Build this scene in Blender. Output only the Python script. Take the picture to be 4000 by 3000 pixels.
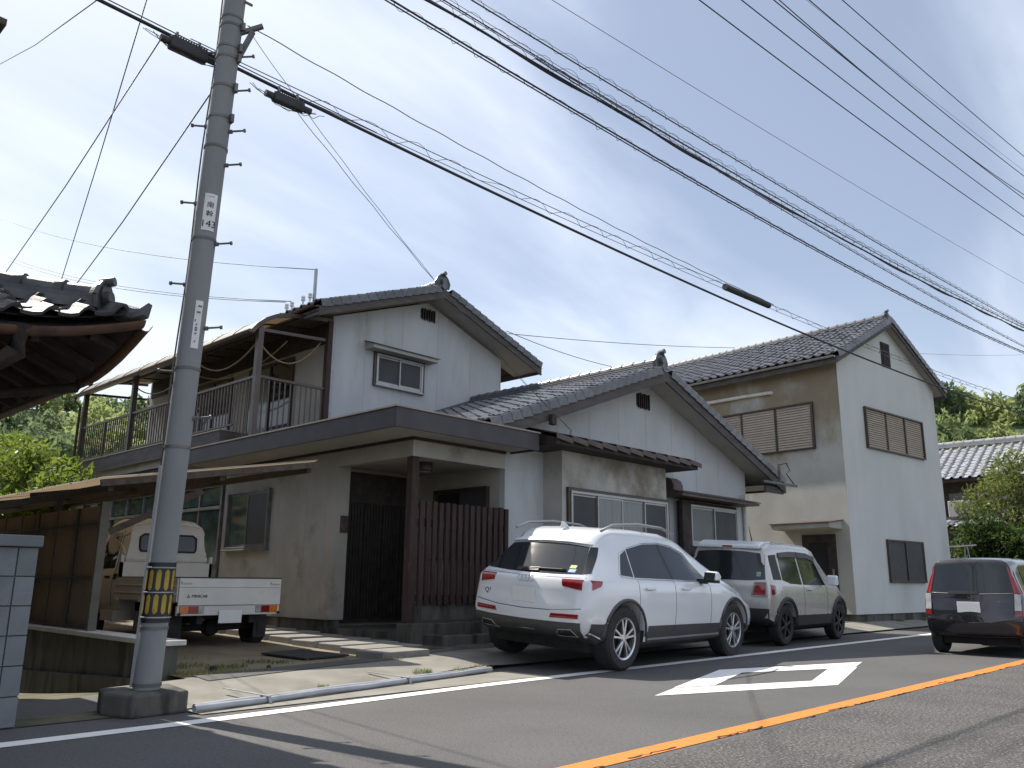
import bpy, bmesh, math, random
import numpy as np
from mathutils import Vector, Matrix
from mathutils.bvhtree import BVHTree
random.seed(7); np.random.seed(7)
for o in list(bpy.data.objects): bpy.data.objects.remove(o)
S = bpy.context.scene; COL = S.collection; R = math.radians

# ------------------------------------------------------------------ camera, sky, sun, exposure
# X runs along the road (away, to the right), Y away from the road towards the houses, Z up
cam = bpy.data.cameras.new('camera'); co = bpy.data.objects.new('camera', cam); COL.objects.link(co)
cam.sensor_width = 36; cam.lens = 29.46; cam.clip_start = .05; cam.clip_end = 3000
def cam_matrix(pitch, roll, ang, h):
    c, s = math.cos(ang), math.sin(ang)
    rt = Vector((c, -s, 0)); fw = Vector((s, c, 0)); up = Vector((0, 0, 1))
    f = fw*math.cos(pitch) + up*math.sin(pitch); d = fw*math.sin(pitch) - up*math.cos(pitch)
    x = rt*math.cos(roll) + d*math.sin(roll); y = -(d*math.cos(roll) - rt*math.sin(roll))
    m = Matrix((x, y, -f)).transposed().to_4x4(); m.translation = (0, 0, h); return m
co.matrix_world = cam_matrix(R(13.243), R(-.5245), R(46.4), 1.0)
S.camera = co
SUN_EL = R(50); SUN_AZ = R(-4.6)                       # azimuth from +Y, clockwise
W_ = bpy.data.worlds.new('World'); S.world = W_; W_.use_nodes = True
def sky_nodes():
    nt = W_.node_tree; N = nt.nodes; L = nt.links; N.clear()
    out = N.new('ShaderNodeOutputWorld'); bg = N.new('ShaderNodeBackground'); L.new(bg.outputs[0], out.inputs[0])
    sk = N.new('ShaderNodeTexSky'); sk.sky_type = 'NISHITA'; sk.sun_disc = False
    sk.sun_elevation = SUN_EL; sk.sun_rotation = SUN_AZ; sk.air_density = 1.0; sk.dust_density = 1.2; sk.ozone_density = 2.0
    tc = N.new('ShaderNodeTexCoord'); sp = N.new('ShaderNodeSeparateXYZ'); L.new(tc.outputs['Generated'], sp.inputs[0])
    def m(op, a, b=None, c=None):
        n = N.new('ShaderNodeMath'); n.operation = op
        for i, v in enumerate((a, b, c)):
            if v is None: continue
            if hasattr(v, 'is_output'): L.new(v, n.inputs[i])
            else: n.inputs[i].default_value = v
        return n.outputs[0]
    zz = m('ADD', m('MAXIMUM', sp.outputs[2], 0.0), .22)
    cb = N.new('ShaderNodeCombineXYZ'); L.new(m('DIVIDE', sp.outputs[0], zz), cb.inputs[0]); L.new(m('DIVIDE', sp.outputs[1], zz), cb.inputs[1])
    mp = N.new('ShaderNodeMapping'); mp.inputs['Rotation'].default_value = (0, 0, R(-18)); mp.inputs['Scale'].default_value = (.55, 1.5, 1); mp.inputs['Location'].default_value = (-3.97, 7.494, 0)
    L.new(cb.outputs[0], mp.inputs[0])
    n1 = N.new('ShaderNodeTexNoise'); n1.inputs['Scale'].default_value = 1.15; n1.inputs['Detail'].default_value = 7; n1.inputs['Roughness'].default_value = .5; n1.inputs['Distortion'].default_value = .35
    L.new(mp.outputs[0], n1.inputs[0])
    r1 = N.new('ShaderNodeMapRange'); r1.interpolation_type = 'SMOOTHSTEP'; r1.inputs[1].default_value = .36; r1.inputs[2].default_value = .64; L.new(n1.outputs[0], r1.inputs[0])
    hz = N.new('ShaderNodeMapRange'); hz.inputs[1].default_value = 0; hz.inputs[2].default_value = .35; hz.inputs[3].default_value = .25; hz.inputs[4].default_value = 0; L.new(sp.outputs[2], hz.inputs[0])
    fac = m('MINIMUM', m('ADD', m('MULTIPLY', r1.outputs[0], .60), m('ADD', hz.outputs[0], .25)), .93)
    mx = N.new('ShaderNodeMix'); mx.data_type = 'RGBA'; L.new(fac, mx.inputs[0]); L.new(sk.outputs[0], mx.inputs[6]); mx.inputs[7].default_value = CLOUD
    L.new(mx.outputs[2], bg.inputs[0]); bg.inputs[1].default_value = SKY_STRENGTH
CLOUD = (8.3, 9.0, 10.4, 1); SKY_STRENGTH = .085
sky_nodes()
sl = bpy.data.lights.new('sun', 'SUN'); sl.energy = 5.0; sl.angle = R(.55); sl.color = (1, .93, .82)
so = bpy.data.objects.new('sun', sl); COL.objects.link(so); so.location = (0, 40, 60)
sd = Vector((math.sin(SUN_AZ)*math.cos(SUN_EL), math.cos(SUN_AZ)*math.cos(SUN_EL), math.sin(SUN_EL)))
so.rotation_euler = (-sd).to_track_quat('-Z', 'Y').to_euler()
S.view_settings.view_transform = 'Standard'; S.view_settings.look = 'None'; S.view_settings.gamma = 1; S.view_settings.use_curve_mapping = False
S.view_settings.exposure = .53

# ------------------------------------------------------------------ helpers
WM = {}                                              # world matrix of each object, kept by hand
def tag(o, label=None, cat=None, group=None, kind=None):
    for k, v in (('label', label), ('category', cat), ('group', group), ('kind', kind)):
        if v: o[k] = v
    return o
def thing(name, label, cat, loc=(0, 0, 0), rz=0, group=None):
    o = bpy.data.objects.new(name, None); COL.objects.link(o); o.empty_display_size = .3
    o.location = loc; o.rotation_euler = (0, 0, rz)
    WM[o] = Matrix.Translation(loc) @ Matrix.Rotation(rz, 4, 'Z'); return tag(o, label, cat, group)
def inst(name, me, parent, M):
    """one more object on shared mesh data, M is its world matrix"""
    o = bpy.data.objects.new(name, me); COL.objects.link(o)
    if parent is not None: o.parent = parent; o.matrix_basis = WM[parent].inverted() @ M
    else: o.matrix_basis = M
    WM[o] = M; return o
class MB:
    def __init__(s): s.v = []; s.f = []
    def add(s, vs, fs):
        n = len(s.v); s.v += [tuple(v) for v in vs]; s.f += [tuple(i+n for i in f) for f in fs]; return s
    def box(s, x0, x1, y0, y1, z0, z1):
        return s.add([(x0,y0,z0),(x1,y0,z0),(x1,y1,z0),(x0,y1,z0),(x0,y0,z1),(x1,y0,z1),(x1,y1,z1),(x0,y1,z1)],
                     [(0,3,2,1),(4,5,6,7),(0,1,5,4),(1,2,6,5),(2,3,7,6),(3,0,4,7)])
    def bar(s, a, b, w, h, up=(0,0,1)):
        a = Vector(a); b = Vector(b); d = (b-a).normalized(); u = Vector(up)
        if abs(d.dot(u)) > .99: u = Vector((1,0,0))
        sx = d.cross(u).normalized()*w/2; sy = sx.cross(d).normalized()*h/2
        vs = [p+i*sx+j*sy for p in (a,b) for i,j in ((-1,-1),(1,-1),(1,1),(-1,1))]
        return s.add(vs, [(0,3,2,1),(4,5,6,7),(0,1,5,4),(1,2,6,5),(2,3,7,6),(3,0,4,7)])
    def prism(s, poly, off):
        """poly: 3D ring, extruded by off"""
        n = len(poly); o = Vector(off); p = [Vector(q) for q in poly]
        return s.add(p+[q+o for q in p], [tuple(range(n-1,-1,-1)), tuple(range(n,2*n))]+[(i,(i+1)%n,n+(i+1)%n,n+i) for i in range(n)])
    def tube(s, pts, r, seg=8, caps=True):
        pts = [Vector(p) for p in pts]; n = len(pts); rs = r if isinstance(r,(list,tuple)) else [r]*n; vs = []
        for i, p in enumerate(pts):
            d = (pts[min(i+1,n-1)]-pts[max(i-1,0)]).normalized()
            u = Vector((0,0,1)) if abs(d.z) < .9 else Vector((1,0,0))
            a = d.cross(u).normalized(); b = a.cross(d)
            vs += [p+rs[i]*(math.cos(2*math.pi*k/seg)*a+math.sin(2*math.pi*k/seg)*b) for k in range(seg)]
        fs = [(i*seg+k, i*seg+(k+1)%seg, (i+1)*seg+(k+1)%seg, (i+1)*seg+k) for i in range(n-1) for k in range(seg)]
        if caps: fs += [tuple(range(seg-1,-1,-1)), tuple((n-1)*seg+k for k in range(seg))]
        return s.add(vs, fs)
    def lathe(s, prof, c=(0,0,0), axis='z', seg=24, close=False):
        """prof: list of (radius, height along axis)"""
        vs = []
        for r, h in prof:
            for k in range(seg):
                a = 2*math.pi*k/seg; x, y = r*math.cos(a), r*math.sin(a)
                vs.append({'z':(c[0]+x,c[1]+y,c[2]+h),'y':(c[0]+x,c[1]+h,c[2]+y),'x':(c[0]+h,c[1]+x,c[2]+y)}[axis])
        n = len(prof); m = n if close else n-1
        return s.add(vs, [(i*seg+k, i*seg+(k+1)%seg, ((i+1)%n)*seg+(k+1)%seg, ((i+1)%n)*seg+k) for i in range(m) for k in range(seg)])
    def grid(s, fn, nu, nv):
        vs = [fn(i/nu, j/nv) for j in range(nv+1) for i in range(nu+1)]
        return s.add(vs, [(j*(nu+1)+i, j*(nu+1)+i+1, (j+1)*(nu+1)+i+1, (j+1)*(nu+1)+i) for j in range(nv) for i in range(nu)])
    def mesh(s, name, mat, M=None, smooth=False):
        me = bpy.data.meshes.new(name); v = s.v
        if M is not None: v = [tuple(M @ Vector(q)) for q in v]
        me.from_pydata(v, [], s.f); me.update()
        b = bmesh.new(); b.from_mesh(me); bmesh.ops.recalc_face_normals(b, faces=b.faces); b.to_mesh(me); b.free()
        if mat: me.materials.append(mat)
        if smooth: me.polygons.foreach_set('use_smooth', [True]*len(me.polygons))
        return me
    def build(s, name, mat, parent=None, local=False, smooth=False, bevel=0, kind=None):
        """world coordinates unless local (then the parent's own frame)"""
        M = None
        if parent is not None and not local: M = WM[parent].inverted()
        me = s.mesh(name, mat, M, smooth); o = bpy.data.objects.new(name, me); COL.objects.link(o)
        if parent is not None: o.parent = parent; WM[o] = WM[parent]
        else: WM[o] = Matrix()
        if smooth == 'angle':
            me.polygons.foreach_set('use_smooth', [True]*len(me.polygons)); me.set_sharp_from_angle(angle=R(35))
        if bevel:
            m = o.modifiers.new('bevel', 'BEVEL'); m.width = bevel; m.segments = 2; m.limit_method = 'ANGLE'; m.angle_limit = R(40)
        if kind: o['kind'] = kind
        return o
def frame(u, v, o):
    """world matrix with x along u, y along v"""
    u = Vector(u).normalized(); v = Vector(v); n = u.cross(v).normalized(); v = n.cross(u)
    m = Matrix((u, v, n)).transposed().to_4x4(); m.translation = o; return m
def text_mesh(s, size, depth=.002, align='CENTER'):
    c = bpy.data.curves.new('t', 'FONT'); c.body = s; c.size = size; c.extrude = depth; c.align_x = align; c.align_y = 'CENTER'; c.resolution_u = 3
    o = bpy.data.objects.new('t', c); COL.objects.link(o); bpy.context.view_layer.update()
    me = bpy.data.meshes.new_from_object(o.evaluated_get(bpy.context.evaluated_depsgraph_get()))
    bpy.data.objects.remove(o); bpy.data.curves.remove(c); return me
def lettering(s, size, mat, parent, M, depth=.002, name='lettering'):
    me = text_mesh(s, size, depth); me.materials.clear(); me.materials.append(mat); return inst(name, me, parent, M)

# ------------------------------------------------------------------ materials
def mat(name, col, rough=.7, var=.12, scale=3., bump=0., bscale=60., metal=0., spec=.5, coat=0., col2=None, scale2=1.2, mix=(.45,.7), rnd=0., trans=None, speck=None, stretch=None, bdist=.01, emit=0, zb=None):
    m = bpy.data.materials.new(name); m.use_nodes = True; nt = m.node_tree; N = nt.nodes; L = nt.links
    b = N['Principled BSDF']; tc = N.new('ShaderNodeTexCoord'); vec = tc.outputs['Object']
    if stretch:
        mp = N.new('ShaderNodeMapping'); mp.inputs['Scale'].default_value = stretch; L.new(vec, mp.inputs[0]); vec = mp.outputs[0]
    def noise(sc, det=5, rg=.55):
        n = N.new('ShaderNodeTexNoise'); n.inputs['Scale'].default_value = sc; n.inputs['Detail'].default_value = det; n.inputs['Roughness'].default_value = rg; L.new(vec, n.inputs['Vector']); return n.outputs[0]
    def mixc(f, a, c):
        n = N.new('ShaderNodeMix'); n.data_type = 'RGBA'
        if hasattr(f, 'is_output'): L.new(f, n.inputs[0])
        else: n.inputs[0].default_value = f
        for i, x in ((6, a), (7, c)):
            if hasattr(x, 'is_output'): L.new(x, n.inputs[i])
            else: n.inputs[i].default_value = (*x[:3], 1)
        return n.outputs[2]
    def ramp(f, lo, hi):
        n = N.new('ShaderNodeMapRange'); n.interpolation_type = 'SMOOTHSTEP'; n.inputs[1].default_value = lo; n.inputs[2].default_value = hi; L.new(f, n.inputs[0]); return n.outputs[0]
    c = mixc(ramp(noise(scale), .3, .7), [x*(1-var) for x in col], [min(1, x*(1+var)) for x in col])
    if col2:
        n2 = noise(scale2, 7, .62)
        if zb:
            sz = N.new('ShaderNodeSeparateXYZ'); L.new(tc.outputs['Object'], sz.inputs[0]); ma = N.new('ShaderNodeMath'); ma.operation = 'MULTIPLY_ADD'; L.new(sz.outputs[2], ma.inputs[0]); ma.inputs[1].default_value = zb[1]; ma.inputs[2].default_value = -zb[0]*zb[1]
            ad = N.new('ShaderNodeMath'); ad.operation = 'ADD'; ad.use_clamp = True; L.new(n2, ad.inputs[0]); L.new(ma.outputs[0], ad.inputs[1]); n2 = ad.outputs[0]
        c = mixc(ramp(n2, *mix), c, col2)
    if speck:
        sc, sa, sb, lo, hi = speck
        c = mixc(ramp(noise(sc, 2, .5), lo, hi), c, sb)
    if rnd:
        oi = N.new('ShaderNodeObjectInfo'); mr = N.new('ShaderNodeMapRange'); mr.inputs[3].default_value = 1-rnd; mr.inputs[4].default_value = 1+rnd; L.new(oi.outputs['Random'], mr.inputs[0])
        hs = N.new('ShaderNodeHueSaturation'); L.new(mr.outputs[0], hs.inputs['Value']); L.new(c, hs.inputs['Color']); c = hs.outputs[0]
    L.new(c, b.inputs['Base Color'])
    rr = N.new('ShaderNodeMapRange'); rr.inputs[3].default_value = max(.02, rough*.85); rr.inputs[4].default_value = min(1, rough*1.15); L.new(noise(scale*2.3), rr.inputs[0]); L.new(rr.outputs[0], b.inputs['Roughness'])
    b.inputs['Metallic'].default_value = metal; b.inputs['Specular IOR Level'].default_value = spec; b.inputs['Coat Weight'].default_value = coat; b.inputs['Coat Roughness'].default_value = .04
    if bump:
        bn = N.new('ShaderNodeBump'); bn.inputs['Strength'].default_value = bump; bn.inputs['Distance'].default_value = bdist; L.new(noise(bscale, 4), bn.inputs['Height']); L.new(bn.outputs[0], b.inputs['Normal'])
    if emit: b.inputs['Emission Color'].default_value = (*col, 1); b.inputs['Emission Strength'].default_value = emit
    if trans:
        tr = N.new('ShaderNodeBsdfTranslucent'); tr.inputs[0].default_value = (*trans[0], 1); ms = N.new('ShaderNodeMixShader'); ms.inputs[0].default_value = trans[1]
        L.new(b.outputs[0], ms.inputs[1]); L.new(tr.outputs[0], ms.inputs[2]); L.new(ms.outputs[0], N['Material Output'].inputs[0])
    return m
M = {}
def mk(k, *a, **kw): M[k] = mat(k, *a, **kw)
mk('asphalt', (.082,.081,.080), .85, .16, .45, .5, 170, speck=(75,0,(.125,.122,.119),.56,.66), col2=(.056,.055,.055), scale2=48, mix=(.5,.62))
mk('asphalt_old', (.085,.082,.078), .9, .2, 1.5, .9, 110, speck=(52,0,(.22,.21,.20),.58,.66), col2=(.036,.035,.034), scale2=40, mix=(.48,.6))
mk('paint_white', (.76,.75,.72), .6, .05, 8, .15, 200, col2=(.55,.54,.52), scale2=14, mix=(.62,.8))
mk('paint_orange', (.60,.20,.03), .6, .06, 8, .15, 200, col2=(.42,.15,.03), scale2=12, mix=(.6,.8))
mk('crack', (.02,.019,.018), .95)
mk('ground', (.16,.15,.10), .95, .3, .3, col2=(.07,.1,.03), scale2=.15)
mk('dirt', (.20,.165,.112), .95, .2, 1.5, .7, 90, col2=(.11,.094,.062), scale2=.9, mix=(.45,.7), speck=(70,0,(.27,.24,.18),.6,.7))
mk('concrete', (.215,.205,.178), .9, .15, 2, .35, 120, col2=(.14,.133,.112), scale2=1.4, mix=(.45,.75))
mk('concrete_dark', (.105,.10,.086), .92, .3, 3, .5, 60, col2=(.035,.036,.029), scale2=3.2, mix=(.44,.6), stretch=(1,1,.25))
mk('cap_white', (.5,.49,.46), .8, .08, 5, .2, 90)
mk('cmu', (.175,.187,.195), .92, .12, 4, .45, 150, rnd=.1, col2=(.115,.12,.118), scale2=2, mix=(.5,.8))
mk('mortar', (.09,.095,.095), .95, .2, 9)
mk('granite', (.22,.21,.19), .8, .12, 4, .35, 90, speck=(90,0,(.15,.142,.135),.58,.7))
mk('stucco', (.48,.497,.508), .9, .07, 1.3, .25, 220, col2=(.33,.32,.285), scale2=.9, mix=(.55,.82), stretch=(1.6,1.6,.4))
mk('seam', (.27,.275,.275), .95)
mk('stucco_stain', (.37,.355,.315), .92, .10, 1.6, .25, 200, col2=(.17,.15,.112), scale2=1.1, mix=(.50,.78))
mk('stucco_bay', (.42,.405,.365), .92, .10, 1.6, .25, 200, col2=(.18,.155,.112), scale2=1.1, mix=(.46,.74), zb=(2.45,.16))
mk('stucco_grey', (.54,.555,.535), .92, .05, .9, .25, 220, col2=(.44,.445,.41), scale2=.6, mix=(.5,.8), stretch=(1,1,.45))
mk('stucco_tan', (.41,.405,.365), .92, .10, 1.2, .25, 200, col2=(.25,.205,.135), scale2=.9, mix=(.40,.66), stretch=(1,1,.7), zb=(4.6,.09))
mk('soffit', (.36,.345,.315), .8, .08, 2, .1, 90)
mk('fascia', (.046,.040,.044), .55, .15, 4, .12, 80)
mk('fascia_worn', (.075,.065,.062), .7, .25, 3, .25, 60, col2=(.085,.07,.06), scale2=4, mix=(.5,.75), stretch=(1,1,4))
mk('coping', (.27,.225,.19), .45, .12, 4, 0, 50, metal=.3)
mk('wood_dark', (.028,.021,.018), .75, .3, 5, .3, 60, col2=(.05,.037,.029), scale2=6)
mk('wood_red', (.040,.020,.017), .75, .25, 5, .4, 60, col2=(.12,.075,.06), scale2=10, mix=(.6,.75), stretch=(3,3,.5), rnd=.2)
mk('wood_brown', (.085,.066,.05), .8, .3, 4, .4, 50, col2=(.06,.04,.03), scale2=3, stretch=(3,1,3))
mk('tin', (.075,.052,.043), .5, .25, 4, .15, 60, col2=(.14,.085,.06), scale2=3, mix=(.5,.75))
mk('tile', (.105,.107,.118), .34, .18, 7, .12, 70, rnd=.22, spec=.6, col2=(.16,.16,.165), scale2=11, mix=(.5,.75))
mk('tile_light', (.33,.335,.35), .4, .12, 5, .1, 70, rnd=.12, spec=.6)
mk('tile_old', (.07,.07,.075), .5, .25, 6, .3, 50, rnd=.25, col2=(.12,.118,.112), scale2=8, mix=(.5,.72))
mk('steel_brown', (.10,.082,.07), .45, .12, 5, 0, 50, metal=.5)
mk('alu', (.36,.36,.35), .4, .08, 5, 0, 50, metal=.6)
mk('galv', (.35,.36,.37), .5, .15, 7, .1, 60, metal=.6)
mk('galv_dark', (.16,.155,.15), .6, .2, 7, .1, 60, metal=.5)
mk('sash_brown', (.075,.06,.05), .45, .12, 5, 0, 50, metal=.4)
mk('glass_dark', (.018,.022,.025), .06, .1, 2, 0, 50, spec=.55)
mk('glass_frost', (.12,.127,.13), .38, .12, 2.5, .05, 90, spec=.5)
mk('glass_screen', (.05,.052,.055), .55, .12, 2.5, .1, 400, spec=.4)
mk('glass_curtain', (.16,.168,.165), .12, .18, 5, 0, 90, spec=.5, stretch=(6,6,.2))
mk('glass_green', (.06,.085,.075), .08, .3, 3, 0, 90, spec=.5)
mk('louver', (.42,.345,.27), .6, .06, 6, 0, 50, rnd=.05)
mk('black', (.012,.012,.013), .5, .2, 8, 0, 50)
mk('rubber', (.022,.022,.023), .75, .15, 12, .2, 90)
mk('pvc', (.36,.37,.39), .45, .12, 6, .05, 60)
mk('pvc_white', (.62,.6,.54), .5, .08, 6)
mk('copper', (.12,.065,.042), .5, .25, 5, .1, 50, metal=.4, col2=(.06,.038,.03), scale2=6)
mk('pole_conc', (.215,.222,.225), .85, .1, 2.5, .25, 130, col2=(.15,.147,.138), scale2=1.6, mix=(.5,.78), stretch=(1,1,.35))
mk('plate_white', (.66,.66,.64), .5, .06, 6)
mk('ink', (.02,.02,.022), .6)
mk('yellow', (.34,.23,.025), .6, .25, 7, 0, 50, col2=(.2,.14,.03), scale2=14, mix=(.5,.7))
mk('cable', (.018,.018,.022), .6, .1, 5)
mk('wire', (.10,.10,.10), .5, .1, 5, metal=.4)
mk('poly_tan', (.20,.172,.135), .45, .12, 3, .05, 60, trans=((.5,.42,.31), .45))
mk('poly_brown', (.13,.108,.08), .55, .25, 2.2, .1, 60, trans=((.3,.235,.155), .5), col2=(.06,.047,.034), scale2=2.5, mix=(.45,.7), stretch=(1,1,.4))
mk('poly_roof', (.05,.045,.04), .6, .25, 2, .1, 60, trans=((.26,.2,.13), .45))
mk('rope', (.26,.2,.12), .9, .3, 30, .6, 120)
mk('car_white', (.68,.70,.72), .22, .02, 2, 0, 50, coat=.8)
mk('car_greige', (.50,.48,.45), .28, .04, 2, 0, 50, metal=.35, coat=.8)
mk('car_dark', (.020,.017,.022), .25, .05, 2, 0, 50, metal=.4, coat=1.)
mk('truck_white', (.62,.61,.57), .38, .06, 3, 0, 50, coat=.3, col2=(.46,.44,.4), scale2=3, mix=(.55,.8))
mk('clad', (.028,.029,.03), .6, .1, 8, .1, 90)
mk('clad_grey', (.05,.052,.055), .45, .1, 8, 0, 90)
mk('rim', (.62,.63,.65), .28, .06, 6, 0, 50, metal=.8)
mk('rim_dark', (.05,.05,.055), .4, .1, 6, 0, 50, metal=.6)
mk('chrome', (.75,.76,.78), .12, .03, 5, 0, 50, metal=1.)
mk('lamp_red', (.24,.008,.01), .15, .2, 9, 0, 50, coat=1)
mk('lamp_orange', (.55,.16,.02), .2, .2, 9, 0, 50, coat=1)
mk('lamp_clear', (.33,.34,.34), .2, .2, 12, 0, 50, coat=1)
mk('plate', (.7,.71,.70), .45, .03, 5)
mk('sticker_green', (.45,.5,.12), .5); mk('sticker_blue', (.2,.33,.62), .5)
mk('under', (.02,.02,.02), .9, .3, 6)
mk('post_tan', (.13,.12,.10), .85, .15, 4)
mk('moss', (.10,.09,.055), .95, .35, 3, .8, 70, col2=(.075,.085,.022), scale2=2.5, mix=(.5,.65))
mk('trunk', (.12,.09,.065), .9, .25, 8, .6, 40)
def leafmat(k, c, t, sp=.35, ro=.55):
    mk(k, c, ro, .35, .9, 0, 50, trans=(t, .42), spec=sp)
leafmat('leaf_lime', (.072,.112,.02), (.23,.31,.05), .2); leafmat('leaf_mid', (.07,.11,.028), (.22,.3,.06)); leafmat('leaf_dark', (.032,.058,.02), (.1,.16,.035))
leafmat('leaf_far_dark', (.10,.138,.078), (.22,.29,.14), .1, .8); leafmat('leaf_far_mid', (.15,.195,.09), (.34,.42,.17), .1, .8); leafmat('leaf_bamboo', (.22,.262,.11), (.44,.50,.2), .1, .8); leafmat('leaf_garden', (.095,.12,.038), (.24,.29,.075), .2, .65); leafmat('leaf_dry', (.2,.185,.06), (.4,.36,.12), .1, .8)
# ------------------------------------------------------------------ the setting
def struct(o): o['kind'] = 'structure'; return o
def sm(a, b, x): t = min(1, max(0, (x-a)/(b-a))); return t*t*(3-2*t)
mb = MB().add([(-900,-900,-.65),(900,-900,-.65),(900,900,-.65),(-900,900,-.65)], [(0,1,2,3)]); struct(mb.build('ground', M['ground']))
def strip(name, x0, x1, y0, y1, nx, ny, zf, m):
    return struct(MB().grid(lambda u, v: (x0+(x1-x0)*u, y0+(y1-y0)*v, zf(x0+(x1-x0)*u, y0+(y1-y0)*v)), nx, ny).build(name, M[m], smooth=True))
strip('road', -80, 220, 3.02, 7.9, 4, 1, lambda x, y: 0, 'asphalt')
strip('old_road', -80, 220, -7.5, 3.02, 4, 1, lambda x, y: 0, 'asphalt_old')
def edge_y(x): return 6.0+.2*sm(2.2, 7, x)
def yard_z(x, y):
    l = .012+.1*sm(6.6, 7.8, y)+.09*sm(8.5, 13, y); r = .012+.12*sm(6.95, 8.3, y)
    t = sm(6.9, 7.7, x); return l*(1-t)+r*t
def lip(x): return 6.52+.157*(min(max(x, 3.0), 7.6)-3.0)      # the edge of the concrete apron
mb = MB()
xs = [3.8+.2*i for i in range(40)]+[12+2*i for i in range(40)]; ys = [0,.1,.25,.45,.7,1,1.4,1.9,2.5,3.2,4,5,6.5,8,12,20,45]
vs = [(x, lip(x)+.95+y, yard_z(x, lip(x)+.95+y)) for y in ys for x in xs]; n = len(xs)
mb.add(vs, [(j*n+i, j*n+i+1, (j+1)*n+i+1, (j+1)*n+i) for j in range(len(ys)-1) for i in range(n-1)])
struct(mb.build('yard', M['dirt'], smooth=True))
mb = MB(); xs = [3.0+.2*i for i in range(56)]+[14.5+3*i for i in range(25)]; n = len(xs); ys = [0,.12,.3,.5,.75,1.0]
mb.add([(x, lip(x)+y, yard_z(x, lip(x)+y)+.006) for y in ys for x in xs], [(j*n+i, j*n+i+1, (j+1)*n+i+1, (j+1)*n+i) for j in range(len(ys)-1) for i in range(n-1)])
struct(mb.build('apron', M['concrete'], smooth=True))
mb = MB(); xs = [7.2+.4*i for i in range(34)]; n = len(xs); ys = [.98,1.3,1.7,2.2]                     # parking strip before the house
mb.add([(x, lip(x)+y, yard_z(x, lip(x)+y)+.011) for y in ys for x in xs], [(j*n+i, j*n+i+1, (j+1)*n+i+1, (j+1)*n+i) for j in range(len(ys)-1) for i in range(n-1)])
struct(mb.build('parking_strip', M['concrete_dark'], smooth=True))
mb = MB(); xs = [3.9+.2*i for i in range(14)]; n = len(xs); ys = [.80,.9,1.02,1.14]  # dark band across the apron, in the same material as the road
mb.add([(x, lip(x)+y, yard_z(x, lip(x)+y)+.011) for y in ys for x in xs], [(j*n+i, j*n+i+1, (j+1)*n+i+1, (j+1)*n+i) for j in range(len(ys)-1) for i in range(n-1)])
struct(mb.build('dark_strip', M['asphalt'], smooth=True))
strip('gutter_strip', 3.25, 7.2, 6.28, 6.9, 20, 4, lambda x, y: .008+.0*y if y < lip(x)+.06 else -.02, 'concrete')
strip('alley', 2.12, 3.86, 6.6, 26, 6, 24, lambda x, y: .006-.42*sm(6.8, 13, y), 'moss')
strip('side_plot', -60, 2.12, 6.6, 60, 4, 6, lambda x, y: .004, 'concrete_dark')
def ribbon(name, pts, w, m, z):
    mb = MB(); vs = []
    for i, (x, y) in enumerate(pts): vs += [(x, y-w/2, z), (x, y+w/2, z)]
    return struct(mb.add(vs, [(2*i, 2*i+2, 2*i+3, 2*i+1) for i in range(len(pts)-1)]).build(name, M[m]))
ribbon('edge_line', [(x, edge_y(x)) for x in [-60, 0, 1, 2, 3, 4, 5, 6, 7, 8, 30, 200]], .17, 'paint_white', .004)
ribbon('centre_line', [(-60, 3.155), (200, 3.155)], .165, 'paint_orange', .004)
def poly(name, rings, m, z):
    mb = MB()
    for r in rings: mb.add([(x, y, z) for x, y in r], [tuple(range(len(r)))])
    return struct(mb.build(name, M[m]))
poly('diamond_marking', [[(7.35,4.79),(7.84,4.62),(9.17,5.04),(9.25,5.38)], [(9.25,5.38),(9.17,5.04),(10.37,4.55),(10.92,4.435),(11.62,4.63)],
      [(10.88,4.40),(10.30,4.53),(8.96,4.12),(8.82,3.78)], [(8.82,3.78),(8.96,4.12),(7.80,4.59),(7.32,4.765),(6.72,4.58)]], 'paint_white', .004)
mb = MB(); rd = random.Random(3)                                     # broken seam beside the orange line
x = 3.2
while x < 16:
    L = rd.uniform(.12, .7); y = 3.075+rd.uniform(-.02, .03); pts = []
    k = 0
    while k < L: pts.append((x+k, y+rd.uniform(-.014, .014), rd.uniform(.002, .011))); k += .05
    vs = [];
    for p in pts: vs += [(p[0], p[1]-p[2], .0065), (p[0], p[1]+p[2], .0065)]
    if len(pts) > 1: mb.add(vs, [(2*i, 2*i+2, 2*i+3, 2*i+1) for i in range(len(pts)-1)])
    x += L+rd.uniform(.05, .5)
for _ in range(0):                                                  # hairline cracks in the old lane
    x = rd.uniform(3, 12); y = rd.uniform(1.2, 2.7); pts = []; a = rd.uniform(-.25, .25)
    for i in range(rd.randint(6, 20)): pts.append((x, y, rd.uniform(.001, .004))); x += .04; y += .04*a+rd.uniform(-.012, .012)
    vs = []
    for p in pts: vs += [(p[0], p[1]-p[2], .003), (p[0], p[1]+p[2], .003)]
    mb.add(vs, [(2*i, 2*i+2, 2*i+3, 2*i+1) for i in range(len(pts)-1)])
struct(mb.build('road_crack', M['crack']))

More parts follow.
